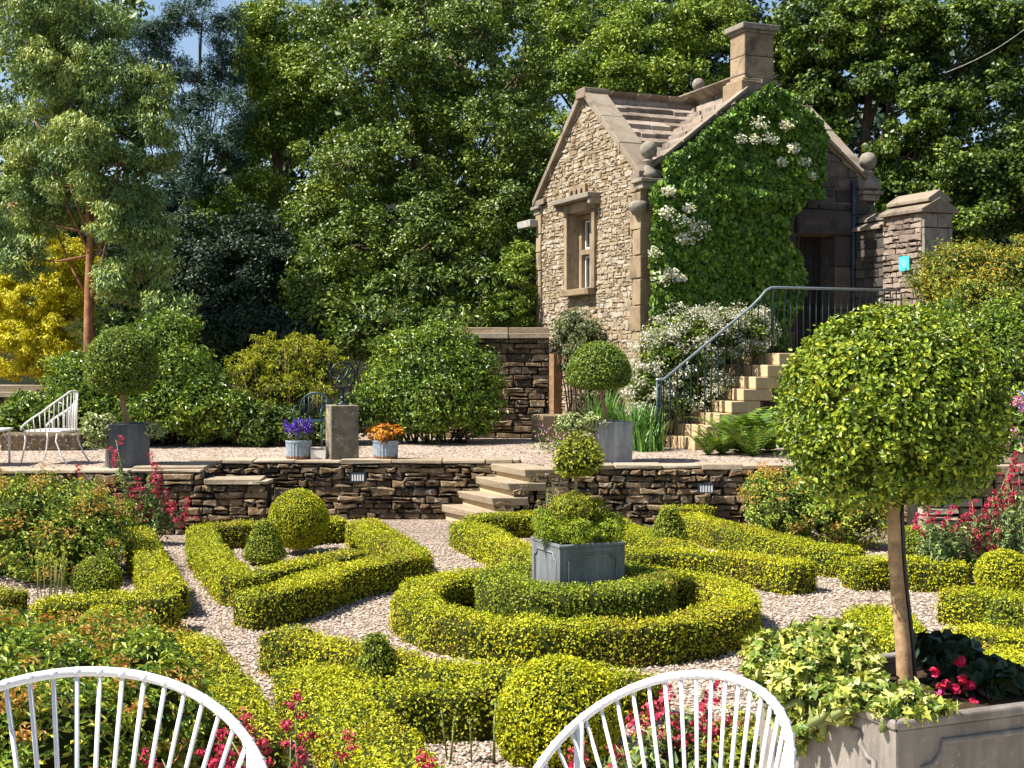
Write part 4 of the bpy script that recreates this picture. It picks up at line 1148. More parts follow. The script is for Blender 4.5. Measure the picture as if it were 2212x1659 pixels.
def standard(label, base, top, c, r, n, leaf, mat, rt, kind='fold', aspect=.6, shape=None, hose=False, depth=(-.03, .02), lump=.05, cat='topiary tree', wob=.85):
    root = empty('topiary_tree', base, 0, label, cat, 'clipped topiary trees on clear stems')
    inv = -Vector(base)
    g = Geo(); clipped(g, Vector(c) + inv, r, n, leaf, 0, 1, shape, kind, aspect, depth, wob, lump, shrink=.90)
    if hose:
        cc_ = Vector(c) + inv; V_, F_ = sphere_vf(cc_, r, shape=shape); P_, N_ = tri_sample(V_, F_, 2000)
        N_ = unit(P_ - np.array(cc_)); keep_ = (RNG.random(len(P_)) < np.clip(.35 + (P_[:, 2] - cc_.z) / r[2] * .9 + .5, .10, 1)) & (np.array([vn(p, 9) for p in P_]) > -.3)
        P_, N_ = P_[keep_], N_[keep_]; K_ = 34000; idx_ = RNG.integers(0, len(P_), K_); a_ = RNG.random((K_, 1))
        Q_ = P_[idx_] + N_[idx_] * (a_ * .062 - .03) + RNG.normal(0, 1, (K_, 3)) * (.012 + .012 * (1 - a_))
        leaves(g, Q_, N_[idx_] + RNG.normal(0, .5, (K_, 3)) + [0, 0, .4], .0165, .58, 'hex', .5, 1, tdir=N_[idx_] * 1.2)
    g.build('crown', [M['core'], M[mat]], root)
    t = Geo(); p1 = Vector(top) + inv
    pts = [Vector((p1.x * s + .005 * math.sin(s * 7) * rt / .03, p1.y * s, p1.z * s)) for s in [i / 8 for i in range(9)]]
    t.tube(pts, [rt * (1.15 - .3 * i / 8) for i in range(9)], 12)
    cc = Vector(c) + inv
    for k in range(9):
        th = k * 2.4; q = cc + Vector((math.cos(th) * r[0] * .7, math.sin(th) * r[1] * .7, -r[2] * .35 + random.uniform(-.1, .2) * r[2]))
        t.tube([pts[-1], pts[-1].lerp(q, .5) + Vector((0, 0, -.02)), q], [rt * .5, rt * .35, rt * .15], 6)
    t.build('trunk', M['greybark'], root)
    if hose:
        h = Geo(); h.tube([p + Vector((rt * (1.15 - .3 * i / 8) + .004, -rt * .35, 0)) for i, p in enumerate(pts)], .006, 6); h.build('watering_hose', M['blackhose'], root)
    return root

bc = D(1926, 897, 3.97)
standard('big leafy ball on a brown stem rising from the near right planter', (PN[0] - .03, PN[1], PZ + .46), (bc.x + .004, 3.97, bc.z - .24), bc, (.308, .308, .29), 8000, .020, 'topi', .0222, 'hex', .55, flat_under(-.72), True, (-.075, .03), .09, wob=1.05)
c = D(262, 790, 16.05)
standard('dense clipped ball on a pale stem in the dark lead planter', (pl.x, 16.05, TZ + .49), (c.x, 16.05, c.z - .3), c, (.425, .425, .46), 9000, .034, 'topifar', .035, shape=flat_under(-.62), lump=.02)
c = D(1293, 806, 16.95)
standard('clipped mushroom dome on a stem in front of the cottage', (pm.x, 16.95, TZ + .47), (c.x + .02, 16.95, c.z - .15), c, (.405, .405, .40), 8000, .034, 'topifar', .03, shape=flat_under(-.32), lump=.02)
c = D(1245, 985, 10.5)
standard('small loose golden ball on a thin stem in the central planter', (.50, 10.45, .58), (c.x, 10.5, c.z - .10), c, (.158, .158, .125), 2400, .034, 'olive', .013, aspect=.5, depth=(-.07, .03), lump=.15, wob=.9)
# golden mound and green skirt in the central planter
shrub('golden_mound', 'golden-leaved mound under the small standard in the central planter', [(D(1235, 1096, 10.42), (.185, .18, .125)), (D(1285, 1105, 10.5), (.10, .11, .12))], 5200, .022, 'olive', (.5, 10.45, .6), 'plant', cr=(.03, .05), per=30, stems=3)
shrub('edging_plant', 'bright green leafy skirt spilling inside the central planter rim', [(D(1188, 1146, 10.33), (.13, .13, .11)), (D(1250, 1150, 10.22), (.15, .13, .11)), (D(1310, 1150, 10.38), (.14, .14, .12)), (D(1285, 1130, 10.6), (.2, .15, .13)), (D(1185, 1125, 10.5), (.13, .12, .11)), (D(1330, 1135, 10.6), (.08, .1, .1))], 12000, .019, 'skirt', (.52, 10.45, .6), 'plant', cr=(.03, .06), per=30, stems=2)

# planting in the other planters
shrub('ivy', 'cream variegated ivy tumbling over the corner of the large near planter', [(D(1730, 1415, 4.0), (.15, .14, .085)), (D(1820, 1440, 4.0), (.13, .13, .07)), (D(1690, 1470, 3.95), (.12, .12, .09)), (D(1775, 1505, 3.85), (.09, .1, .06)), (D(1735, 1570, 3.98), (.045, .07, .10)), (D(1870, 1500, 3.72), (.09, .1, .045)), (D(1950, 1520, 3.62), (.085, .07, .04)), (D(2010, 1530, 3.62), (.05, .05, .035)), (D(1790, 1385, 4.1), (.14, .12, .06)), (D(1660, 1430, 4.0), (.06, .08, .07)), (D(1700, 1540, 3.95), (.05, .07, .10)), (D(1840, 1525, 3.7), (.07, .06, .04)), (D(1760, 1560, 3.82), (.04, .05, .06))], 6800, .035, 'varieg', (1.05, 3.85, PZ + .5), 'plant', 'ivy', .8, (.025, .05), 24, core=.55, stems=5, wob=.8, stemmat='stalk')
bg = shrub('begonia', 'dark-leaved begonia with crimson flowers beside the near stem', [(D(2040, 1415, 4.15), (.12, .12, .07)), (D(2110, 1450, 4.1), (.09, .1, .06)), (D(2180, 1475, 4.0), (.08, .08, .05))], 420, .055, 'darkleaf', (1.4, 4.1, PZ + .48), 'plant', 'hex', .8, (.03, .05), 16, core=.5, stems=3)
g = Geo()
for (X, Y) in ((2075, 1428), (2018, 1452), (2042, 1478), (2065, 1487), (2095, 1480), (2080, 1470), (2105, 1520), (2030, 1490)):
    p = D(X, Y, 3.95) - Vector((1.4, 4.1, PZ + .48)); d = unit(RNG.normal(0, 1, (14, 3)))
    leaves(g, np.array(p) + d * .011, d, .022, .9, 'fold', .3)
g.build('flowers', M['crimson'], bg)
shrub('trailing_plant', 'cream-edged trailing plant hanging from the dark lead planter', [(D(215, 922, 15.85), (.22, .18, .16)), (D(205, 950, 15.8), (.14, .1, .12)), (D(332, 932, 15.9), (.10, .1, .1))], 2200, .05, 'varfar', (pl.x, 16, TZ + .4), 'plant', cr=(.05, .09), per=25, stems=3)
shrub('trailing_plant', 'cream-edged trailing plant hanging from the light grey terrace planter', [(D(1235, 918, 16.7), (.22, .18, .15)), (D(1280, 912, 16.75), (.15, .15, .1))], 1800, .05, 'varfar', (pm.x, 16.9, TZ + .4), 'plant', cr=(.05, .09), per=25, stems=3)

# ================================================================== FURNITURE
def white_chair(label, loc, rz, R=.32):
    root = empty('garden_chair', loc, rz, label, 'chair', 'white metal fan-backed chairs')
    def hp(deg):
        a = math.radians(deg); u = deg / 62.0
        z = .985 - .085 * u * u * (1 if abs(deg) < 105 else 1) 
        if abs(deg) > 105: z = .985 - .085 * (105 / 62) ** 2 - .30 * ((abs(deg) - 105) / 35) ** 2
        return Vector((R * math.sin(a), R * math.cos(a), z))
    g = Geo(); g.tube([hp(d) for d in np.arange(-140, 141, 4)], .0082, 10); g.build('hoop', M['white'], root)
    for d in np.arange(-99, 100, 7.07):
        a = math.radians(d * .5); top = hp(d); bot = Vector((R * .72 * math.sin(a), R * .80 * math.cos(a), .455))
        g = Geo(); mid = top.lerp(bot, .5); g.tube([top + Vector((0, 0, .004)), mid, bot], [.0041, .0040, .0040], 6); g.build('spoke', M['white'], root)
        c = Geo(); c.lathe([(.004, -.008), (.0098, -.0045), (.0098, .0045), (.004, .008)], tuple(top), 8); c.build('weld', M['white'], root)
    g = Geo(); ring = [Vector((R * .86 * math.sin(t), R * .86 * math.cos(t) - .02, .45)) for t in np.linspace(0, 2 * math.pi, 40, endpoint=False)]
    g.tube(ring, .010, 8, 0, True)
    for k in range(-6, 7):
        x = k * .042; h = math.sqrt(max(0, (R * .86) ** 2 - x * x)); g.tube([(x, -h - .02, .452), (x, h - .02, .452)], .004, 5)
    g.build('seat', M['white'], root)
    for s in (-1, 1):
        for (dg, yb) in ((s * 78, .0), (s * 142, -.02)):
            a = math.radians(dg); q = Vector((R * .86 * math.sin(a), R * .86 * math.cos(a) - .02, .45))
            g = Geo(); g.tube([q, q * 1.0 + Vector((q.x * .12, q.y * .12, -.2)), Vector((q.x * 1.22, q.y * 1.25 + yb, 0.005))], .0105, 8); g.build('leg', M['white'], root)
        t = hp(s * 66); q = Vector((t.x * .98, t.y - .01, .45))
        g = Geo(); g.tube([t, q], .0095, 8); m = t.lerp(q, .28)
        g.tube([m, Vector((t.x * .55, t.y + .10, .46))], .007, 8); g.build('upright', M['white'], root)
    return root
ca = D(168, 1440, 2.2); white_chair('white fan-backed chair nearest the bottom left of the view over the spiraea', (ca.x + .305 * math.sin(math.radians(14)), 2.2 - .30, PZ - .012), math.radians(14), .305)
cb = D(1568, 1452, 2.42)
rz = math.radians(-44); white_chair('white fan-backed chair turned away in front of the biggest box ball', (cb.x - .25 * math.sin(-rz), 2.42 - .25 * math.cos(rz), PZ - .075), rz, .25)

def terrace_chair(label, loc, rz):
    root = empty('garden_armchair', loc, rz, label, 'chair')
    def hp(t):      # t -1..1 around U, back in the middle (+x)
        a = t * 2.3; r = .27
        x = r * math.cos(a) if abs(a) < 1.57 else -(abs(a) - 1.57) * .42
        y = r * (math.sin(a) if abs(a) < 1.57 else math.copysign(1, a))
        k = 1 - abs(t)
        return Vector((x, y, .47 + .45 * min(1, k * 1.15) ** .8))
    g = Geo(); g.tube([(hp(-1).x - .01, hp(-1).y, .43)] + [hp(t) for t in np.linspace(-1, 1, 41)] + [(hp(1).x - .01, hp(1).y, .43)], .012, 8); g.build('hoop', M['whiteold'], root)
    for t in np.linspace(-.92, .92, 21):
        q = hp(t); g = Geo(); g.tube([q, (q.x * .93, q.y * .96, .43)], .007, 6); g.build('slat', M['whiteold'], root)
    g = Geo(); g.box((-.03, 0, .42), (.53, .52, .025), 0, 0, 0); g.build('seat', M['whiteold'], root, .01)
    for (x, y) in ((-.28, .24), (-.28, -.24), (.18, .24), (.18, -.24)):
        k = 1 if x > 0 else -.4
        g = Geo(); g.tube([(x, y, .41), (x - .02 * k, y, .3), (x + .06 * k, y * 1.03, .12), (x + .14 * k, y * 1.05, .008)], [.013, .012, .010, .010], 7); g.build('leg', M['whiteold'], root)
    return root
p = D(112, 1000, 16.6); terrace_chair('weathered white metal armchair on the terrace gravel facing left', (p.x, 16.75, TZ), math.radians(-14))
root = empty('garden_table', (D(-58, 1000, 16.4).x, 16.5, TZ), 0.1, 'white metal table cut by the left picture edge on the terrace', 'table')
g = Geo(); g.box((0, 0, .44), (.74, .6, .025)); g.build('table_top', M['whiteold'], root, .006)
for x in (-.33, .33):
    for y in (-.26, .26):
        g = Geo(); g.tube([(x, y, .43), (x, y, 0)], .014, 8); g.tube([(x, y, .27), (x * .72, y, .42)], .008, 6); g.build('leg', M['whiteold'], root)

p = D(672, 950, 19.4); root = empty('iron_chair', (p.x, 19.4, TZ - .0), math.radians(-8), 'dark teal iron chair half hidden behind the purple flower pot', 'chair')
g = Geo(); g.tube([(-.23, .2, .42)] + [(-.23 * math.cos(t), .2 + .03, .6 + .22 * math.sin(t)) for t in np.linspace(0, math.pi, 15)] + [(.23, .2, .42)], .014, 8)
for x in np.linspace(-.17, .17, 6): g.tube([(x, .215, .43), (x, .228, .6 + .22 * math.sqrt(1 - (x / .23) ** 2))], .007, 6)
g.build('backrest', M['teal'], root)
g = Geo()
for y in np.linspace(-.2, .18, 7): g.box((0, y, .42), (.46, .035, .016))
g.build('seat', M['teal'], root)
for x in (-.21, .21):
    for y in (-.19, .18):
        g = Geo(); g.tube([(x, y, .42), (x * 1.05, y * 1.05, 0)], .012, 6); g.build('leg', M['teal'], root)
    g = Geo(); g.tube([(x, .2, .62), (x, -.05, .64), (x, -.2, .58), (x, -.2, .42)], .011, 6); g.build('armrest', M['teal'], root)

# plinth and armillary sphere
pp = D(739, 990, 17.3)
g = Geo(); h = .725
g.lathe([(.262, 0), (.262, .03), (.255, h - .03), (.262, h - .02), (.258, h)], (0, 0, 0), 4, 0, False, math.radians(45 + 19))
o = g.build('stone_plinth', M['plinth'], None, .025); o.location = (pp.x, 17.3, TZ)
tag(o, 'weathered square stone plinth carrying the armillary sphere', 'plinth')
root = empty('armillary_sphere', (pp.x + .01, 17.3, TZ + h), math.radians(20), 'dark bronze armillary sundial with tilted rings and arrow', 'sundial')
g = Geo(); g.lathe([(.09, 0), (.085, .02), (.03, .035), (.022, .07), (.045, .085), (.03, .1), (.016, .13), (.03, .2), (.02, .215)], (0, 0, 0), 14); g.build('pedestal', M['bronze'], root)
Rr = .168; cz = .215 + Rr
def circ(u, v, r=Rr, n=44): return [Vector((0, 0, cz)) + u * (r * math.cos(t)) + v * (r * math.sin(t)) for t in np.linspace(0, 2 * math.pi, n, endpoint=False)]
ax = Vector((-.80, 0, .52)).normalized(); 
for nm, u, v, r, th in (('meridian_ring', Vector((1, 0, 0)), Vector((0, 0, 1)), Rr, .013), ('equator_ring', Vector((0, 1, 0)), Vector((.52, 0, .8)).normalized(), Rr * .94, .014), ('horizon_ring', Vector((.95, .3, .1)).normalized(), Vector((-.25, .93, .2)).normalized(), Rr * .9, .006)):
    g = Geo(); g.tube(circ(u, v, r), th, 8, 0, True); g.build(nm, M['bronze'], root)
g = Geo(); c0 = Vector((0, 0, cz)); g.tube([c0 - ax * .19, c0 + ax * .19], .007, 8)
for k in (-.03, 0, .03): g.tube([c0 + ax * .15 + Vector((0, 0, k)), c0 + ax * .24 + Vector((0, 0, k))], .006, 6)
g.tube([c0 - ax * .22, c0 - ax * .17], [.003, .024], 8); g.build('arrow', M['bronze'], root)

def zinc_pot(X, label):
    p = D(X, 988, 17.22); root = empty('zinc_pot', (p.x, 17.22, TZ), random.random(), label, 'pot', 'fluted zinc flower pots beside the plinth')
    g = Geo(); n = 48; prof = [(.145, 0), (.155, .02), (.160, .12), (.165, .23), (.172, .245), (.172, .265), (.155, .268), (.150, .22)]
    V = []; Fs = []
    for (r, z) in prof:
        for k in range(n):
            rr = r + (.0035 * math.cos(k * math.pi) if .01 < z < .24 and r > .152 else 0)
            V.append((rr * math.cos(2 * math.pi * k / n), rr * math.sin(2 * math.pi * k / n), z))
    for i in range(len(prof) - 1):
        for k in range(n): Fs.append((i * n + k, i * n + (k + 1) % n, (i + 1) * n + (k + 1) % n, (i + 1) * n + k))
    g.add(V, Fs); g.build('pot', M['zinc'], root)
    g = Geo(); g.lathe([(.152, .215), (.152, .232)], (0, 0, 0), 24); g.build('soil', M['soil'], root)
    return p
p = zinc_pot(645, 'fluted zinc pot with purple flowers left of the plinth')
root = empty('purple_salvia', (p.x, 17.22, TZ + .23), 0, 'upright violet-purple flower spikes in the left zinc pot', 'flowers')
g = Geo(); f = Geo(); s = Geo()
for k in range(70):
    a = random.random() * 6.28; r = .21 * math.sqrt(random.random()); hh = random.uniform(.24, .36) - r * .35
    q = Vector((r * math.cos(a), r * math.sin(a), hh)); b = q * .25; b.z = 0
    s.tube([b, b.lerp(q, .6), q], .003, 4)
    n = 22; t = RNG.uniform(.55, 1.05, (n, 1)); P = np.array(b) + (np.array(q) - np.array(b)) * t + RNG.normal(0, .008, (n, 3)); leaves(f, P, RNG.normal(0, 1, (n, 3)), .026, .8, 'fold', .5)
    n = 9; t = RNG.uniform(.1, .6, (n, 1)); P = np.array(b) + (np.array(q) - np.array(b)) * t + RNG.normal(0, .02, (n, 3)); leaves(g, P, RNG.normal(0, 1, (n, 3)) + [0, 0, 1], .05, .4, 'fold', .5)
g.build('foliage', M['varfar'], root); f.build('flower_spikes', M['purple'], root); s.build('stems', M['stalk'], root)
p = zinc_pot(833, 'fluted zinc pot with amber foliage right of the plinth')
shrub('coleus', 'amber and rust coloured bushy plant in the right zinc pot', [((Vector((p.x + dx, 17.22 + dy, TZ + dz))), (r, r, r * .75)) for dx, dy, dz, r in ((0, 0, .36, .17), (-.14, 0, .34, .12), (.14, .02, .33, .12), (0, -.12, .33, .12), (.06, .1, .38, .12))], 1500, .042, 'amber', (p.x, 17.22, TZ + .23), 'flowers', aspect=.6, cr=(.03, .06), per=24, stems=3)
p = D(686, 988, 17.12); root = empty('plant_card', (p.x, 17.12, TZ), .03, 'small cream card standing between the purple pot and the plinth', 'sign')
g = Geo(); g.box((0, 0, .09), (.178, .008, .178)); g.build('card', M['card'], root)
g = Geo(); g.box((-.005, -.0052, .160), (.155, .002, .017)); g.box((.015, -.0052, .036), (.10, .002, .007)); g.build('print', M['print'], root)
p = D(1188, 948, 21.3); root = empty('stone_trough', (p.x, 21.3, TZ), HR, 'square old stone trough by the lower cottage door', 'trough')
g = Geo()
for (c, s) in (((0, -.2, .21), (.46, .06, .42)), ((0, .2, .21), (.46, .06, .42)), ((-.2, 0, .21), (.06, .338, .42)), ((.2, 0, .21), (.06, .338, .42))): g.box(c, s, 0, 0, .006)
g.build('trough', M['quoin'], root, .012)
g = Geo(); g.box((0, 0, .17), (.33, .33, .3)); g.build('soil', M['soil'], root)

# overhead cable
g = Geo(); a = D(2040, 158, 19); b = D(2300, -8, 17)
g.tube([a.lerp(b, t) + Vector((0, 0, -.12 * math.sin(math.pi * t))) for t in [i / 10 for i in range(11)]], .005, 6)
tag(g.build('overhead_cable', M['olivetimber']), 'thin pale cable crossing the dark leaves at the upper right', 'cable')

# ================================================================== PLANTS ON AND BELOW THE TERRACE
def at_z(X, d, z):
    p = D(X, 800, d); return Vector((p.x, d, z))

def valerian(label, base, heads, mat='red', leaf_n=260, spread=.25, lf=.05):
    """heads: list of world points of the flower heads"""
    root = empty('valerian', base, 0, label, 'flowers', 'red flowering valerian')
    s = Geo(); f = Geo(); l = Geo(); inv = -Vector(base)
    for h in heads:
        h = Vector(h) + inv; b = Vector((random.gauss(0, spread * .35), random.gauss(0, spread * .35), 0))
        m = b.lerp(h, .55) + Vector((random.gauss(0, .03), random.gauss(0, .03), .03))
        s.tube([b, m, h], [.006, .005, .003], 5)
        k = random.randint(3, 5); sc = random.uniform(.85, 1.35)
        for j in range(k):
            c = h + Vector((random.gauss(0, .025), random.gauss(0, .025), -j * .045 + .02)) * sc
            n = 34; d = unit(RNG.normal(0, 1, (n, 3))) * RNG.random((n, 1)) ** .5
            leaves(f, np.array(c) + d * np.array([.034, .034, .028]) * sc, d + [0, 0, .3], .017, .8, 'rhomb', .5)
        n = max(6, leaf_n // len(heads)); t = RNG.uniform(.03, .8, (n, 1))
        P = np.where(t < .55, np.array(b) + (np.array(m) - np.array(b)) * t / .55, np.array(m) + (np.array(h) - np.array(m)) * (t - .55) / .45) + RNG.normal(0, .03, (n, 3))
        P[:, 2] = np.maximum(P[:, 2], .01)
        leaves(l, P, RNG.normal(0, .7, (n, 3)) + [0, 0, .8], lf, .38, 'fold', .5)
    l.build('foliage', M['valleaf'], root); f.build('flower_heads', M[mat], root); s.build('stems', M['stalk'], root)
    return root

valerian('red valerian spray leaning before the dark lead planter', at_z(300, 14.7, 0),
         [D(x, y, 14.6) for x, y in ((250, 950), (330, 985), (338, 1010), (345, 1030), (320, 1040), (300, 1060), (338, 1065), (255, 1075), (285, 1060), (350, 1085), (300, 1095), (262, 1090), (230, 1075), (405, 1080), (402, 1100), (372, 1095), (395, 1115), (245, 980), (190, 1058), (170, 1010), (270, 1085), (310, 1080), (295, 1040), (325, 1110), (280, 1110), (250, 1100), (362, 1065), (385, 1090), (215, 1060), (340, 1045))], leaf_n=2600, lf=.06)
valerian('red valerian with rusty stems inside the hoop of the left white chair', at_z(545, 5.35, 0),
         [D(x, y, 5.3) for x, y in ((518, 1565), (470, 1600), (485, 1625), (475, 1655), (500, 1600), (570, 1610), (350, 1640), (545, 1590), (455, 1640))], leaf_n=160)
valerian('crimson valerian seen through the spokes of the right white chair', at_z(1430, 5.5, 0),
         [D(x, y, 5.4) for x, y in ((1440, 1510), (1385, 1540), (1395, 1565), (1260, 1612), (1255, 1635), (1240, 1650), (1335, 1620), (1440, 1530), (1520, 1490), (1525, 1520), (1540, 1560), (1600, 1570), (1500, 1600), (1560, 1640), (1420, 1570), (1450, 1640), (1640, 1600), (1510, 1640))], leaf_n=4200, spread=.6, lf=.055)
valerian('sparse red valerian seedheads beside the bottom of the left path', at_z(640, 5.9, 0),
         [D(x, y, 5.8) for x, y in ((640, 1512), (628, 1580), (735, 1600), (655, 1600), (940, 1655), (915, 1640))], leaf_n=60)
valerian('tall red valerian against the sunlit stone wall on the right', at_z(2150, 12.0, 0),
         [D(x, y, 12) for x, y in ((2190, 1020), (2180, 1045), (2165, 1060), (2175, 1085), (2200, 1050), (2155, 1085), (2140, 1100), (2120, 1095), (2195, 1095), (2210, 1120), (2185, 1130), (2185, 1070), (2160, 1110), (2205, 1075), (2100, 1085), (2145, 1070), (2192, 985), (2186, 1000), (2200, 1010), (2175, 1030), (2130, 1120), (2215, 1140), (2195, 1150), (2170, 1140), (2110, 1130))], leaf_n=2400, spread=.5, lf=.06)
valerian('low red valerian behind the hedges right of the near stem', at_z(2040, 12.0, 0),
         [D(x, y, 11.9) for x, y in ((2015, 1110), (2090, 1130), (2110, 1150), (2140, 1160), (2075, 1120), (2030, 1140), (2000, 1105), (1985, 1120), (2150, 1185), (2120, 1170), (2060, 1150), (2095, 1105), (2045, 1100), (2160, 1150), (2010, 1150))], leaf_n=2600, spread=.5, lf=.06)

# front left spiraea masses
shrub('spiraea', 'large dark shrub with bronze tips in the left bed beyond the box ball', [(D(70, 1130, 12.6), (.85, .6, .45)), (D(190, 1150, 12.7), (.5, .5, .42)), (D(-60, 1120, 12.8), (.5, .5, .5)), (D(130, 1190, 12.2), (.55, .4, .35)), (D(110, 1080, 12.8), (.5, .4, .22))],
      17000, .048, 'spir', at_z(90, 12.5, 0), aspect=.36, cr=(.06, .16), per=36, core=.62, shell=(.75, 1.05), up=.8, mat2='spirtip', n2=3600, size2=.04)
shrub('spiraea', 'spreading spiraea with orange-red young tips behind the left white chair', [(D(120, 1480, 6.5), (.44, .45, .30)), (D(290, 1490, 6.5), (.30, .4, .28)), (D(-30, 1470, 6.7), (.32, .4, .32)), (D(330, 1560, 6.2), (.26, .3, .3)), (D(130, 1620, 5.9), (.40, .4, .34)), (D(-40, 1600, 6.0), (.3, .3, .4)), (D(250, 1410, 7.4), (.36, .35, .2)), (D(60, 1410, 7.5), (.4, .35, .2))],
      21000, .047, 'spir', at_z(140, 6.4, 0), aspect=.33, cr=(.05, .12), per=34, core=.62, shell=(.7, 1.04), up=.8, wob=.7, mat2='spirtip', n2=4200, size2=.04)
shrub('spiraea', 'bronze-tipped shrub against the right retaining wall', [(D(1690, 1100, 14.6), (.42, .4, .40)), (D(1790, 1110, 14.5), (.42, .4, .38)), (D(1860, 1125, 14.3), (.3, .3, .3)), (D(1650, 1070, 14.9), (.25, .3, .3))],
      9000, .046, 'spir', at_z(1750, 14.6, 0), aspect=.4, cr=(.06, .14), per=34, core=.62, shell=(.75, 1.05), up=.8, mat2='spirtip', n2=2600, size2=.038)
shrub('spiraea', 'small golden-green shrub behind the spokes of the right white chair', [(D(1500, 1650, 5.5), (.16, .2, .2)), (D(1600, 1650, 5.4), (.14, .2, .22)), (D(1400, 1660, 5.6), (.12, .2, .16))], 3600, .042, 'olive', (D(1500, 1640, 5.5).x, 5.5, 0), aspect=.4, cr=(.04, .09), per=26, core=.5, shell=(.6, 1.1), up=.8, stems=4)
# seed heads / fine stalks
def stalks(label, X, Y, d, n, spread, h, name='seed_heads', mat='stalk'):
    b = D(X, Y, d); b.z = 0; root = empty(name, b, 0, label, 'plant')
    s = Geo(); l = Geo()
    for i in range(n):
        x = random.uniform(-spread, spread); hh = h * random.uniform(.75, 1.1); q = Vector((x + random.gauss(0, .02), random.gauss(0, .03), hh))
        s.tube([(x, random.gauss(0, .03), 0), q], .005, 5)
        P = np.array(q) + RNG.normal(0, 1, (16, 3)) * [.012, .012, .04]; leaves(l, P, RNG.normal(0, 1, (16, 3)), .022, .7, 'fold', .5)
    s.build('stems', M['stalk'], root); l.build('seed_tips', M['olive'], root)
stalks('pale upright seed heads behind the left front hedge', 113, 1290, 11.3, 14, .13, .38)
stalks('thin green flower stalks in the gravel beside the biggest box ball', 1020, 1640, 6.75, 6, .14, .30)
stalks('slender wild stalks by the right wall steps', 1180, 1120, 15.2, 5, .12, .5)
# fern and strap plants
def fern(label, base, n=12, L=.6, name='fern', up=.8):
    root = empty(name, base, 0, label, 'fern', 'ferns by the stone stair')
    g = Geo(); s = Geo()
    for k in range(n):
        a = k * 2.4 + random.uniform(-.3, .3); l = L * random.uniform(.7, 1.1); tl = random.uniform(.35, .8)
        pts = []
        for i in range(9):
            t = i / 8; r = l * t * (tl + .25 * t); z = l * up * t * (1 - .42 * t * t)
            pts.append(Vector((r * math.cos(a), r * math.sin(a), z)))
        s.tube(pts, [.006 * (1 - .8 * i / 8) for i in range(9)], 4)
        for i in range(1, 9):
            for sub in (0, .5):
                p = pts[i - 1].lerp(pts[i], sub); t = pts[i] - pts[i - 1]; t.normalize()
                sd = t.cross(Vector((0, 0, 1))); sd.normalize(); w = l * .24 * math.sin(math.pi * min(1, (i - .6 + sub) / 9 + .12)) ** .8
                for sg_ in (-1, 1):
                    e = p + sd * sg_ * w + t * w * .45 + Vector((0, 0, -.12 * w)); m1 = p.lerp(e, .5) + t * w * .16; m2 = p.lerp(e, .5) - t * w * .16
                    g.add([list(p), list(m1), list(e), list(m2)], [(0, 1, 2, 3)])
    g.build('fronds', M['fern'], root); s.build('stems', M['stalk'], root)
for i, (X, Y, d, L_, lb) in enumerate(((1560, 975, 18.3, .55, 'low fern at the foot of the stone stair'), (1625, 965, 18.0, .65, 'spreading fern between the stair foot and the near ball'), (1600, 930, 18.6, .85, 'tall fern arching over the middle stair steps'), (1660, 900, 18.6, .85, 'upper fern against the stair side near the big ball'), (1530, 985, 18.2, .4, 'small fern nearest the bottom stair step'))):
    b = D(X, Y, d); fern(lb, (b.x, d, TZ), 13, L_ * 1.15, up=1.0)
def strap(label, base, n, L, mat='strap', w=.028):
    root = empty('strap_leaf_plant', base, 0, label, 'plant')
    g = Geo()
    for k in range(n):
        a = random.random() * 6.28; l = L * random.uniform(.6, 1.1); lean = random.uniform(.15, .6); o = Vector((random.gauss(0, .12), random.gauss(0, .1), 0))
        d = Vector((math.cos(a), math.sin(a), 0)); sd = Vector((-d.y, d.x, 0)) * w / 2; V = []
        for i in range(7):
            t = i / 6; p = o + d * (l * lean * t * t) + Vector((0, 0, l * t * (1 - .35 * lean * t * t))); ww = (1 - t ** 3) + .02
            V += [list(p - sd * ww), list(p + sd * ww)]
        g.add(V, [(2 * i, 2 * i + 1, 2 * i + 3, 2 * i + 2) for i in range(6)])
    g.build('blades', M[mat], root)
strap('clump of green strap leaves right of the clipped mushroom dome', at_z(1385, 19.2, TZ), 170, .75)
strap('second strap-leaved clump beside the lower cottage door', at_z(1310, 20.2, TZ), 120, .95)
strap('narrow strap leaves at the foot of the pale flowering shrub', at_z(1400, 18.9, TZ), 70, .5)
vp = empty('pink_flowers', at_z(1205, 18.6, TZ), 0, 'small pink-flowered plant in front of the stone trough', 'flowers')
g = Geo(); f = Geo(); P = RNG.normal(0, 1, (420, 3)) * [.16, .12, .07] + [0, 0, .12]; P[:, 2] = np.abs(P[:, 2]); leaves(g, P, RNG.normal(0, .6, P.shape) + [0, 0, 1], .05, .4, 'fold', .6)
P = RNG.normal(0, 1, (80, 3)) * [.16, .12, .06] + [0, 0, .24]; leaves(f, P, RNG.normal(0, 1, P.shape) + [0, -.6, .6], .026, .9, 'fold', .4)
g.build('foliage', M['fern'], vp); f.build('flowers', M['rose'], vp)

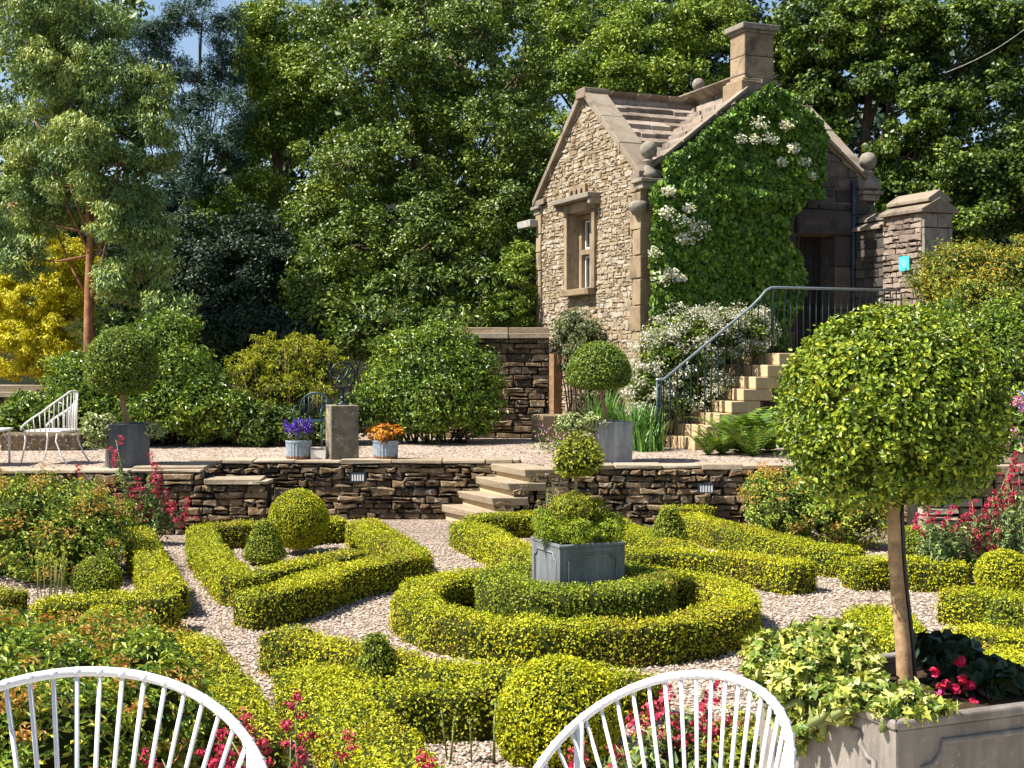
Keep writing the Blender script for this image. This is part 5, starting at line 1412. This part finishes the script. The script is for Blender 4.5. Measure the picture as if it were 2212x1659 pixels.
# terrace shrubs
SG = 'evergreen shrubs along the back of the terrace'
shrub('laurel_shrub', 'glossy rounded laurel right of the armillary plinth', blobs_px([(920, 800, 20.9, 120, 95), (850, 850, 20.6, 80, 75), (1010, 830, 20.9, 80, 90), (930, 870, 20.4, 100, 70), (960, 740, 21.1, 70, 50), (870, 760, 21.0, 60, 50), (1040, 890, 20.7, 45, 50)]), 24000, .066, 'rhodo', at_z(930, 20.8, TZ), aspect=.45, cr=(.13, .26), per=40, group=SG, core=.6, stems=6)
shrub('laurel_shrub', 'wide dark laurel behind the dark lead planter and white chair', blobs_px([(230, 840, 20.2, 130, 85), (380, 830, 20.3, 110, 90), (320, 760, 20.6, 100, 70), (160, 820, 20.4, 70, 60), (440, 880, 20.0, 70, 70), (300, 890, 19.9, 140, 50), (370, 715, 20.8, 60, 40), (500, 890, 20.0, 40, 55)]), 27000, .066, 'rhodo', at_z(320, 20.3, TZ), aspect=.45, cr=(.13, .26), per=40, group=SG, core=.6, stems=6)
shrub('golden_shrub', 'loose olive-gold shrub with bare twigs left of the plinth', blobs_px([(610, 790, 20.8, 95, 62), (540, 805, 20.6, 60, 48), (690, 795, 20.8, 60, 58), (620, 845, 20.4, 95, 40), (570, 765, 20.9, 40, 35), (650, 758, 20.9, 45, 36)]), 11000, .058, 'olive', at_z(610, 20.8, TZ), aspect=.34, cr=(.05, .13), per=36, group=SG, core=.5, stems=16, shell=(.55, 1.3), stemmat='greybark')
shrub('ground_cover', 'low mixed foliage spilling below the golden shrub', blobs_px([(540, 930, 19.9, 70, 35), (620, 920, 20.0, 60, 40), (700, 925, 20.1, 60, 35), (580, 885, 20.1, 60, 25), (770, 900, 20.3, 60, 50)]), 4200, .07, 'holly', at_z(620, 20, TZ), 'shrub', cr=(.08, .16), per=36, group=SG, stems=5)
shrub('ground_cover', 'leafy dark plants against the low wall behind the white chair', blobs_px([(30, 905, 19.7, 70, 40), (120, 900, 19.8, 60, 40), (190, 930, 19.6, 50, 30), (60, 870, 20.0, 50, 25)]), 3800, .07, 'rhodo', at_z(80, 19.8, TZ), 'shrub', cr=(.08, .16), per=36, group=SG, stems=5)
shrub('flowering_shrub', 'sloping shrub covered in creamy white blossom beside the stair', blobs_px([(1425, 800, 20.0, 70, 75), (1480, 750, 20.05, 85, 75), (1560, 720, 20.05, 80, 55), (1620, 720, 20.1, 50, 50), (1400, 860, 19.9, 50, 60), (1500, 850, 20.0, 80, 70)], .55), 6500, .06, 'rhodo', at_z(1480, 20.0, TZ), aspect=.4, cr=(.1, .2), per=40, group=SG, core=.62, stems=4, mat2='palebloom', n2=12500, size2=.05)
shrub('wall_shrub', 'grey-green variegated shrub trained on the cottage gable under the window', [(Vector((HO.x, HO.y, 0)) + Matrix.Rotation(HR, 3, 'Z') @ Vector((x, y, z)), r) for x, y, z, r in ((-.25, 2.3, 2.5, (.25, .5, .4)), (-.25, 1.75, 2.5, (.25, .5, .45)), (-.25, 1.3, 2.3, (.25, .45, .5)), (-.25, 1.9, 2.0, (.25, .5, .4)), (-.25, 1.0, 1.9, (.25, .4, .45)), (-.2, 1.4, 1.5, (.2, .4, .5)))], 4200, .075, 'varwall', at_z(1270, 20.6, TZ), aspect=.45, cr=(.08, .16), per=30, group=SG, core=.5, stems=6)
shrub('bronze_shrub', 'orange-tinged rounded shrub in front of the pier wall at the right', blobs_px([(2080, 590, 17.2, 95, 75), (2170, 600, 17.0, 80, 70), (2030, 620, 17.4, 60, 60), (2120, 650, 16.8, 100, 60), (2230, 560, 17.2, 60, 60)]), 15000, .055, 'orange', at_z(2100, 17.1, TZ), aspect=.4, cr=(.1, .2), per=40, group=SG, core=.6, stems=6)
shrub('broadleaf_shrub', 'tall fresh green shrub at the right edge behind the big ball', blobs_px([(2120, 740, 15.6, 100, 90), (2040, 720, 15.9, 80, 75), (2200, 780, 15.2, 80, 90), (1980, 780, 16.0, 80, 90), (2100, 850, 15.3, 110, 90), (1900, 860, 16.2, 90, 90), (2190, 680, 15.6, 60, 50), (1830, 930, 16.6, 80, 60), (2000, 930, 15.8, 140, 70)]), 22000, .06, 'rhodo', at_z(2080, 15.6, TZ), aspect=.42, cr=(.1, .22), per=40, group=SG, core=.6, stems=4)
rs = shrub('rose_bush', 'pink rose bush on the sunlit wall at the right edge', blobs_px([(2190, 900, 12.9, 60, 50), (2240, 880, 12.9, 60, 60), (2170, 950, 12.9, 40, 30)]), 1500, .06, 'spir', at_z(2200, 12.9, .95), 'rose', cr=(.07, .13), per=25, stems=4)
g = Geo()
for (X, Y, r) in ((2162, 866, .045), (2198, 868, .062), (2212, 885, .05), (2186, 932, .05), (2196, 945, .04), (2175, 960, .035)):
    c = np.array(D(X, Y, 12.65) - at_z(2200, 12.9, .95)); d = unit(RNG.normal(0, 1, (70, 3))); leaves(g, c + d * r * RNG.uniform(.5, 1, (70, 1)), d + [0, 0, .4], .038, .9, 'fold', .5)
g.build('blooms', M['rose'], rs)
g = Geo()
for (X, Y) in ((2180, 840), (2212, 858), (2215, 875), (2205, 880), (2192, 905), (2205, 850)):
    c = np.array(D(X, Y, 12.6) - at_z(2200, 12.9, .95)); d = unit(RNG.normal(0, 1, (12, 3))); leaves(g, c + d * .016, d, .022, .9, 'fold', .4)
g.build('violet_blooms', M['violet'], rs)

shrub('undergrowth', 'shaded undergrowth behind the low boundary wall left of the plinth', blobs_px([(430, 740, 24.2, 110, 60), (560, 730, 24.4, 110, 60), (690, 735, 24.2, 100, 60), (790, 720, 24.0, 80, 60)]), 9000, .11, 'darkleaf', at_z(600, 24.2, TZ), 'shrub', cr=(.15, .3), per=40, group=SG, stems=3)  # dark leaf colour stands for the deep shade behind the wall
shrub('undergrowth', 'leafy evergreen undergrowth between the plinth and the tall mossy wall', blobs_px([(860, 700, 23.6, 90, 55), (980, 700, 23.6, 80, 50), (730, 690, 23.8, 90, 70), (760, 740, 23.2, 60, 50), (900, 620, 24.4, 90, 60), (1020, 610, 24.4, 80, 60)]), 7000, .10, 'holly', at_z(880, 23.7, TZ), 'shrub', cr=(.15, .3), per=40, group=SG, stems=3)
shrub('undergrowth', 'low green undergrowth behind the terrace under the eucalyptus', blobs_px([(250, 720, 23.4, 90, 50), (350, 700, 23.6, 60, 50)]), 4500, .10, 'euca', at_z(280, 23.5, TZ), 'shrub', cr=(.15, .3), per=40, group=SG, stems=3)

# climbing hydrangea on the front of the cottage
root = empty('climbing_hydrangea', HO, HR, 'dense climbing hydrangea with white flower heads covering the cottage front', 'climber')
n = 34000; P = np.stack([RNG.uniform(.02, 3.45, n), np.zeros(n), RNG.uniform(.9, 5.75, n)], 1)
nz = np.array([vn((p[0] * 2.2, 0, p[2] * 2.2)) for p in P]); nz2 = np.array([vn((p[0] * .9, 7, p[2] * .9)) for p in P])
x, z = P[:, 0], P[:, 2]
top = np.where(x < 2.2, EV + (RG - EV) * x / 2.2, EV + (RG - EV) * (4.4 - x) / 2.2) + .06 + nz * .10 - np.where(x < .3, .2, 0)
right = np.where(z > 3.9, 3.0 + (z - 3.9) * .35, 2.60) + nz2 * .28 + nz * .12
left = .05 + np.abs(nz2) * .2
low = 1.25 + nz2 * .5 + np.where(x > 2.2, .2, 0)
low2 = np.where(x > 2.3, 1.41, low)
k = (z < top) & (x < right) & (x > left) & (z > np.minimum(low, low2)) & (nz > -.9)
P = P[k]; nz = nz[k]; nz2 = nz2[k]
nz3 = np.array([vn((p[0] * 5, 3, p[2] * 5)) for p in P])
P[:, 1] = -.05 - (.5 + nz2) * .22 - np.abs(nz) * .14 - np.maximum(nz3, -.2) * .12 - RNG.random(len(P)) * .10
g = Geo(); leaves(g, P, np.tile([0, -1, .55], (len(P), 1)), 0.085, .78, 'hex', .55, tdir=np.tile([0, -.2, -1], (len(P), 1)))
g.build('foliage', M['ivygreen'], root)
g = Geo()
def heads(lst, nn=90):
    for (X, Y, s) in lst:
        # point on the cottage front plane seen there
        r = ray(X, Y); nrm = Matrix.Rotation(HR, 3, 'Z') @ Vector((0, -1, 0)); o = Vector((0, 0, CAMZ)); q = HO + nrm * .40
        t = (q - o).dot(nrm) / r.dot(nrm); w = o + r * t; l = Matrix.Rotation(-HR, 3, 'Z') @ (w - HO)
        d = unit(RNG.normal(0, 1, (nn, 3))) * RNG.random((nn, 1)) ** .6
        s *= 1.35
        leaves(g, np.array(l) + d * np.array([.15, .06, .10]) * s, np.tile([-.1, -1, .7], (nn, 1)), .042, .9, 'fold', .6)
heads([(1475, 480, 1.1), (1500, 500, 1.2), (1480, 515, 1), (1515, 490, .9), (1440, 460, .8), (1430, 600, 1), (1450, 590, .8), (1470, 600, .6), (1415, 545, .7), (1445, 415, .7), (1640, 268, 1), (1665, 300, .9), (1700, 270, .8), (1715, 320, .7), (1740, 350, .6), (1755, 380, .6), (1600, 300, .6), (1630, 300, .7), (1690, 350, .6), (1490, 450, .6)])
g.build('flower_heads', M['whiteflower'], root)
s = Geo()
for k in range(9):
    x0 = .5 + k * .28; pts = [(x0 + .12 * math.sin(j * .9 + k), -.07, .05 + j * .5) for j in range(8)]; pts = [p for p in pts if p[2] < EV - .2]; s.tube(pts, [.022 - .002 * j for j in range(len(pts))], 6)
s.build('stems', M['bark'], root)

# ================================================================== WOODLAND
def base_at(X, d): p = D(X, 700, d); return Vector((p.x, d, 0.70 + max(0, d - 27) * .19 - .05))
TG = 'trees of the wood behind the terrace'
tree('eucalyptus', 'tall grey-green eucalyptus with a bare reddish trunk at the left', blobs_px([(70, 70, 23.4, 110, 90), (210, 40, 23.2, 80, 70), (50, 230, 23.4, 110, 100), (230, 190, 23, 95, 90), (140, 140, 22.8, 90, 80), (320, 200, 23, 60, 60), (280, 300, 22.8, 75, 65), (110, 350, 23, 100, 75), (330, 330, 23.2, 55, 50), (20, 440, 23.2, 90, 80), (270, 440, 23, 75, 60), (330, 510, 22.8, 55, 55), (110, 470, 23.2, 60, 45), (300, 600, 22.4, 75, 60), (240, 620, 22.3, 35, 40), (360, 660, 22.3, 50, 55), (180, 300, 22.4, 70, 60), (150, 400, 22.4, 60, 40), (240, 480, 22.3, 50, 40), (60, 560, 22.8, 60, 50), (100, 20, 23, 120, 60), (330, 270, 22.8, 50, 70)]),
     66000, .125, 'euca', at_z(196, 22.6, TZ), .115, 'eucabark', aspect=.26, fork=.6, cr=(.18, .42), per=110, droop=-.8, top=D(165, 90, 22.9), group=TG, up=.35, nlimb=1)
tree('golden_cypress', 'bright yellow golden cypress behind the eucalyptus trunk', blobs_px([(70, 640, 24.6, 115, 90), (130, 560, 24.6, 75, 60), (30, 740, 24.3, 100, 95), (150, 680, 24.3, 80, 90), (-20, 650, 24.6, 70, 80), (100, 770, 24.2, 70, 60), (190, 580, 24.8, 45, 40)]),
     30000, .10, 'gold', at_z(80, 24.5, TZ), .1, aspect=.34, fork=.2, cr=(.14, .34), per=120, droop=-.6, group=TG, up=.5)
tree('dark_pine', 'blue-green pine with open branches against the sky gap', blobs_px([(430, 30, 28, 80, 38), (350, 45, 28, 45, 40), (490, 75, 28, 40, 45), (385, 150, 28, 40, 26), (440, 200, 28, 45, 30), (500, 250, 27.6, 40, 60), (400, 300, 27.6, 60, 55), (460, 350, 27.4, 70, 60), (390, 400, 27.4, 60, 60), (345, 170, 28, 30, 60), (300, 100, 28, 50, 60), (470, 130, 28.2, 30, 40), (355, 110, 28.3, 30, 40), (410, 235, 28, 60, 30), (480, 40, 28.3, 50, 40), (450, 165, 28.2, 40, 30), (340, 60, 28.2, 40, 40), (500, 160, 28.2, 30, 50)]),
     26000, .12, 'pine', base_at(430, 28), .11, aspect=.22, fork=.5, cr=(.2, .45), per=110, group=TG, nlimb=1)
tree('light_green_tree', 'light green fine-leaved tree beside the sky gap', blobs_px([(580, 140, 29, 80, 85), (620, 50, 29, 90, 70), (590, 260, 28.6, 75, 70), (660, 190, 28.6, 70, 100), (520, 330, 28.4, 55, 45), (560, 420, 28, 60, 60), (540, 50, 29, 45, 50), (470, 440, 27.6, 55, 40), (430, 500, 27, 60, 45)]),
     30000, .12, 'lime', base_at(590, 29), .2, aspect=.4, fork=.4, cr=(.25, .5), per=110, group=TG)
tree('holm_oak', 'huge dense olive-green evergreen oak filling the middle of the wood', blobs_px([(810, 170, 26, 140, 120), (960, 110, 26.4, 140, 110), (750, 350, 25.6, 120, 110), (900, 330, 25.6, 150, 120), (1060, 280, 26, 120, 130), (760, 530, 25.2, 120, 100), (930, 520, 25.2, 140, 120), (1080, 460, 25.6, 100, 120), (700, 630, 24.8, 90, 80), (860, 650, 24.8, 120, 70), (1010, 640, 24.8, 100, 70), (1050, 60, 27, 110, 80), (780, 40, 27, 110, 70), (1120, 160, 27, 70, 90), (910, 20, 27, 110, 60), (680, 450, 25.8, 70, 90), (1140, 380, 26, 60, 110)]),
     92000, .105, 'holly', base_at(900, 26.2), .4, aspect=.5, fork=.3, cr=(.2, .5), per=110, group=TG, shell=(.55, 1.05))
tree('shade_laurel', 'very dark evergreen in the shade between the oak and the eucalyptus', blobs_px([(460, 590, 25.6, 90, 90), (540, 540, 25.8, 90, 90), (420, 510, 26.2, 60, 60), (560, 660, 25.2, 90, 70), (470, 690, 25, 80, 50), (620, 600, 25.6, 60, 90), (380, 600, 25.8, 50, 80)]),
     24000, .11, 'darkleaf', base_at(500, 25.8), .2, aspect=.5, fork=.3, cr=(.25, .5), per=120, group=TG)  # leaf colour kept dark to stand for the shaded mass here
tree('bright_bush', 'fresh green young tree against the left edge of the cottage', blobs_px([(1110, 610, 24.4, 50, 55), (1090, 670, 24.2, 55, 45), (1135, 660, 24.6, 40, 55), (1125, 560, 24.6, 35, 35)]),
     6500, .10, 'lime', at_z(1105, 24.4, TZ), .06, aspect=.42, fork=.2, cr=(.15, .3), per=70, group=TG)
tree('lime_tree', 'sunlit tree behind the ridge of the cottage', blobs_px([(1250, 90, 33, 110, 90), (1400, 70, 33, 120, 90), (1530, 60, 33, 100, 90), (1330, 180, 32.5, 110, 70), (1480, 170, 32.5, 100, 70), (1210, 200, 32, 70, 90), (1590, 150, 32.5, 60, 70), (1440, 10, 34, 150, 60), (1200, 330, 31.5, 60, 90)]),
     42000, .13, 'lime', base_at(1380, 33), .3, aspect=.5, fork=.4, cr=(.28, .6), per=120, group=TG)
tree('sycamore', 'broad sycamore with dark limbs behind the chimney at the right', blobs_px([(1770, 80, 29, 110, 90), (1930, 60, 28.6, 140, 85), (2100, 80, 28.2, 110, 90), (1780, 200, 28.8, 70, 60), (1930, 170, 28.2, 90, 55), (2030, 240, 27.8, 110, 60), (2160, 200, 28, 80, 90), (1960, 340, 28, 90, 55), (2080, 370, 27.6, 120, 80), (2190, 340, 27.8, 70, 100), (2100, 470, 27.2, 110, 60), (1940, 430, 28, 70, 60), (1690, 130, 29.6, 60, 80), (2200, 60, 28, 60, 60), (1800, 300, 28.8, 30, 60), (2200, 450, 27.2, 60, 80)]),
     62000, .135, 'syca', base_at(1862, 28.8), .34, aspect=.6, fork=.45, cr=(.22, .5), per=120, top=D(1880, 120, 28.8), group=TG, shell=(.35, 1.0))
# second row, deeper in the wood
second = [('deep green tree far back behind the eucalyptus', 60, 40, [(40, 250, 220, 160), (60, 480, 200, 140), (220, 500, 150, 120), (60, 660, 180, 110), (240, 340, 110, 110), (130, 100, 170, 110), (280, 640, 140, 80), (280, 40, 80, 50)], 'holly'),
          ('shadowy tree behind the pine and light green tree', 480, 41, [(460, 480, 150, 130), (560, 400, 110, 110), (400, 600, 170, 100), (620, 250, 110, 120), (500, 640, 160, 90), (350, 420, 110, 100), (560, 150, 60, 70)], 'darkleaf'),
          ('tall tree behind the evergreen oak', 760, 39, [(720, 120, 140, 130), (860, 60, 160, 120), (700, 330, 140, 130), (850, 300, 170, 140), (760, 560, 180, 130)], 'holly'),
          ('leafy tree behind the oak and the cottage gable', 1100, 40, [(1060, 120, 170, 140), (1160, 60, 150, 120), (1120, 330, 160, 140), (1060, 520, 170, 130), (1200, 480, 120, 110)], 'holly'),
          ('background tree above the cottage ridge', 1420, 43, [(1300, 100, 150, 130), (1460, 90, 160, 120), (1400, 260, 180, 110), (1590, 180, 130, 130), (1560, 40, 130, 90)], 'darkleaf'),
          ('dark tree behind the chimney', 1700, 42, [(1680, 120, 130, 120), (1740, 260, 120, 120), (1780, 60, 120, 90), (1700, 380, 130, 110)], 'darkleaf'),
          ('dark tree far behind the sycamore limbs', 1960, 41, [(1900, 60, 140, 90), (1960, 400, 120, 100), (1880, 260, 70, 80), (2050, 130, 110, 90), (1980, 520, 160, 90)], 'darkleaf'),
          ('shaded tree at the far right of the wood', 2170, 40, [(2200, 90, 110, 100), (2160, 440, 130, 120), (2210, 280, 80, 90), (2150, 580, 150, 100)], 'darkleaf')]
for lb, X, d, bl, mt in second:
    tree('woodland_tree', lb, blobs_px([(x, y, d, rx, ry) for x, y, rx, ry in bl]), 15000, .23, mt, base_at(X, d), .3, aspect=.55, fork=.4, cr=(.45, .9), per=90, group='woodland trees in the second row', nlimb=1)

# ================================================================== LIGHT, SKY, CAMERA
SUN = Vector((-.585, -.16, .795)).normalized()
w = bpy.data.worlds.new('World'); SC.world = w; w.use_nodes = True
nt = w.node_tree; nt.nodes.clear()
sky = nt.nodes.new('ShaderNodeTexSky'); sky.sky_type = 'NISHITA'; sky.sun_disc = False
sky.sun_elevation = math.asin(SUN.z); sky.sun_rotation = math.atan2(SUN.x, SUN.y)
bg_ = nt.nodes.new('ShaderNodeBackground'); bg_.inputs[1].default_value = 0.075
wo = nt.nodes.new('ShaderNodeOutputWorld')
nt.links.new(sky.outputs[0], bg_.inputs[0]); nt.links.new(bg_.outputs[0], wo.inputs[0])
sl_ = bpy.data.lights.new('sun', 'SUN'); sl_.energy = 5.0; sl_.angle = math.radians(.5); sl_.color = (1.0, .955, .885)
so = bpy.data.objects.new('sun', sl_); COL.objects.link(so); so.rotation_euler = SUN.to_track_quat('Z', 'Y').to_euler(); so.location = (-12, -2, 20)
cam = bpy.data.cameras.new('camera'); cam.sensor_width = 36; cam.lens = 36 * F / 2212; cam.clip_end = 1000; cam.clip_start = .05
co = bpy.data.objects.new('camera', cam); COL.objects.link(co); co.location = (0, 0, CAMZ); co.rotation_euler = (math.pi / 2 - PITCH, 0, 0)
SC.camera = co
vs = SC.view_settings; vs.view_transform = 'Standard'; vs.look = 'None'; vs.gamma = 1; vs.exposure = 1.22; vs.use_curve_mapping = False
SC.cycles.max_bounces = 6; SC.cycles.diffuse_bounces = 3; SC.cycles.transmission_bounces = 4; SC.cycles.transparent_max_bounces = 4
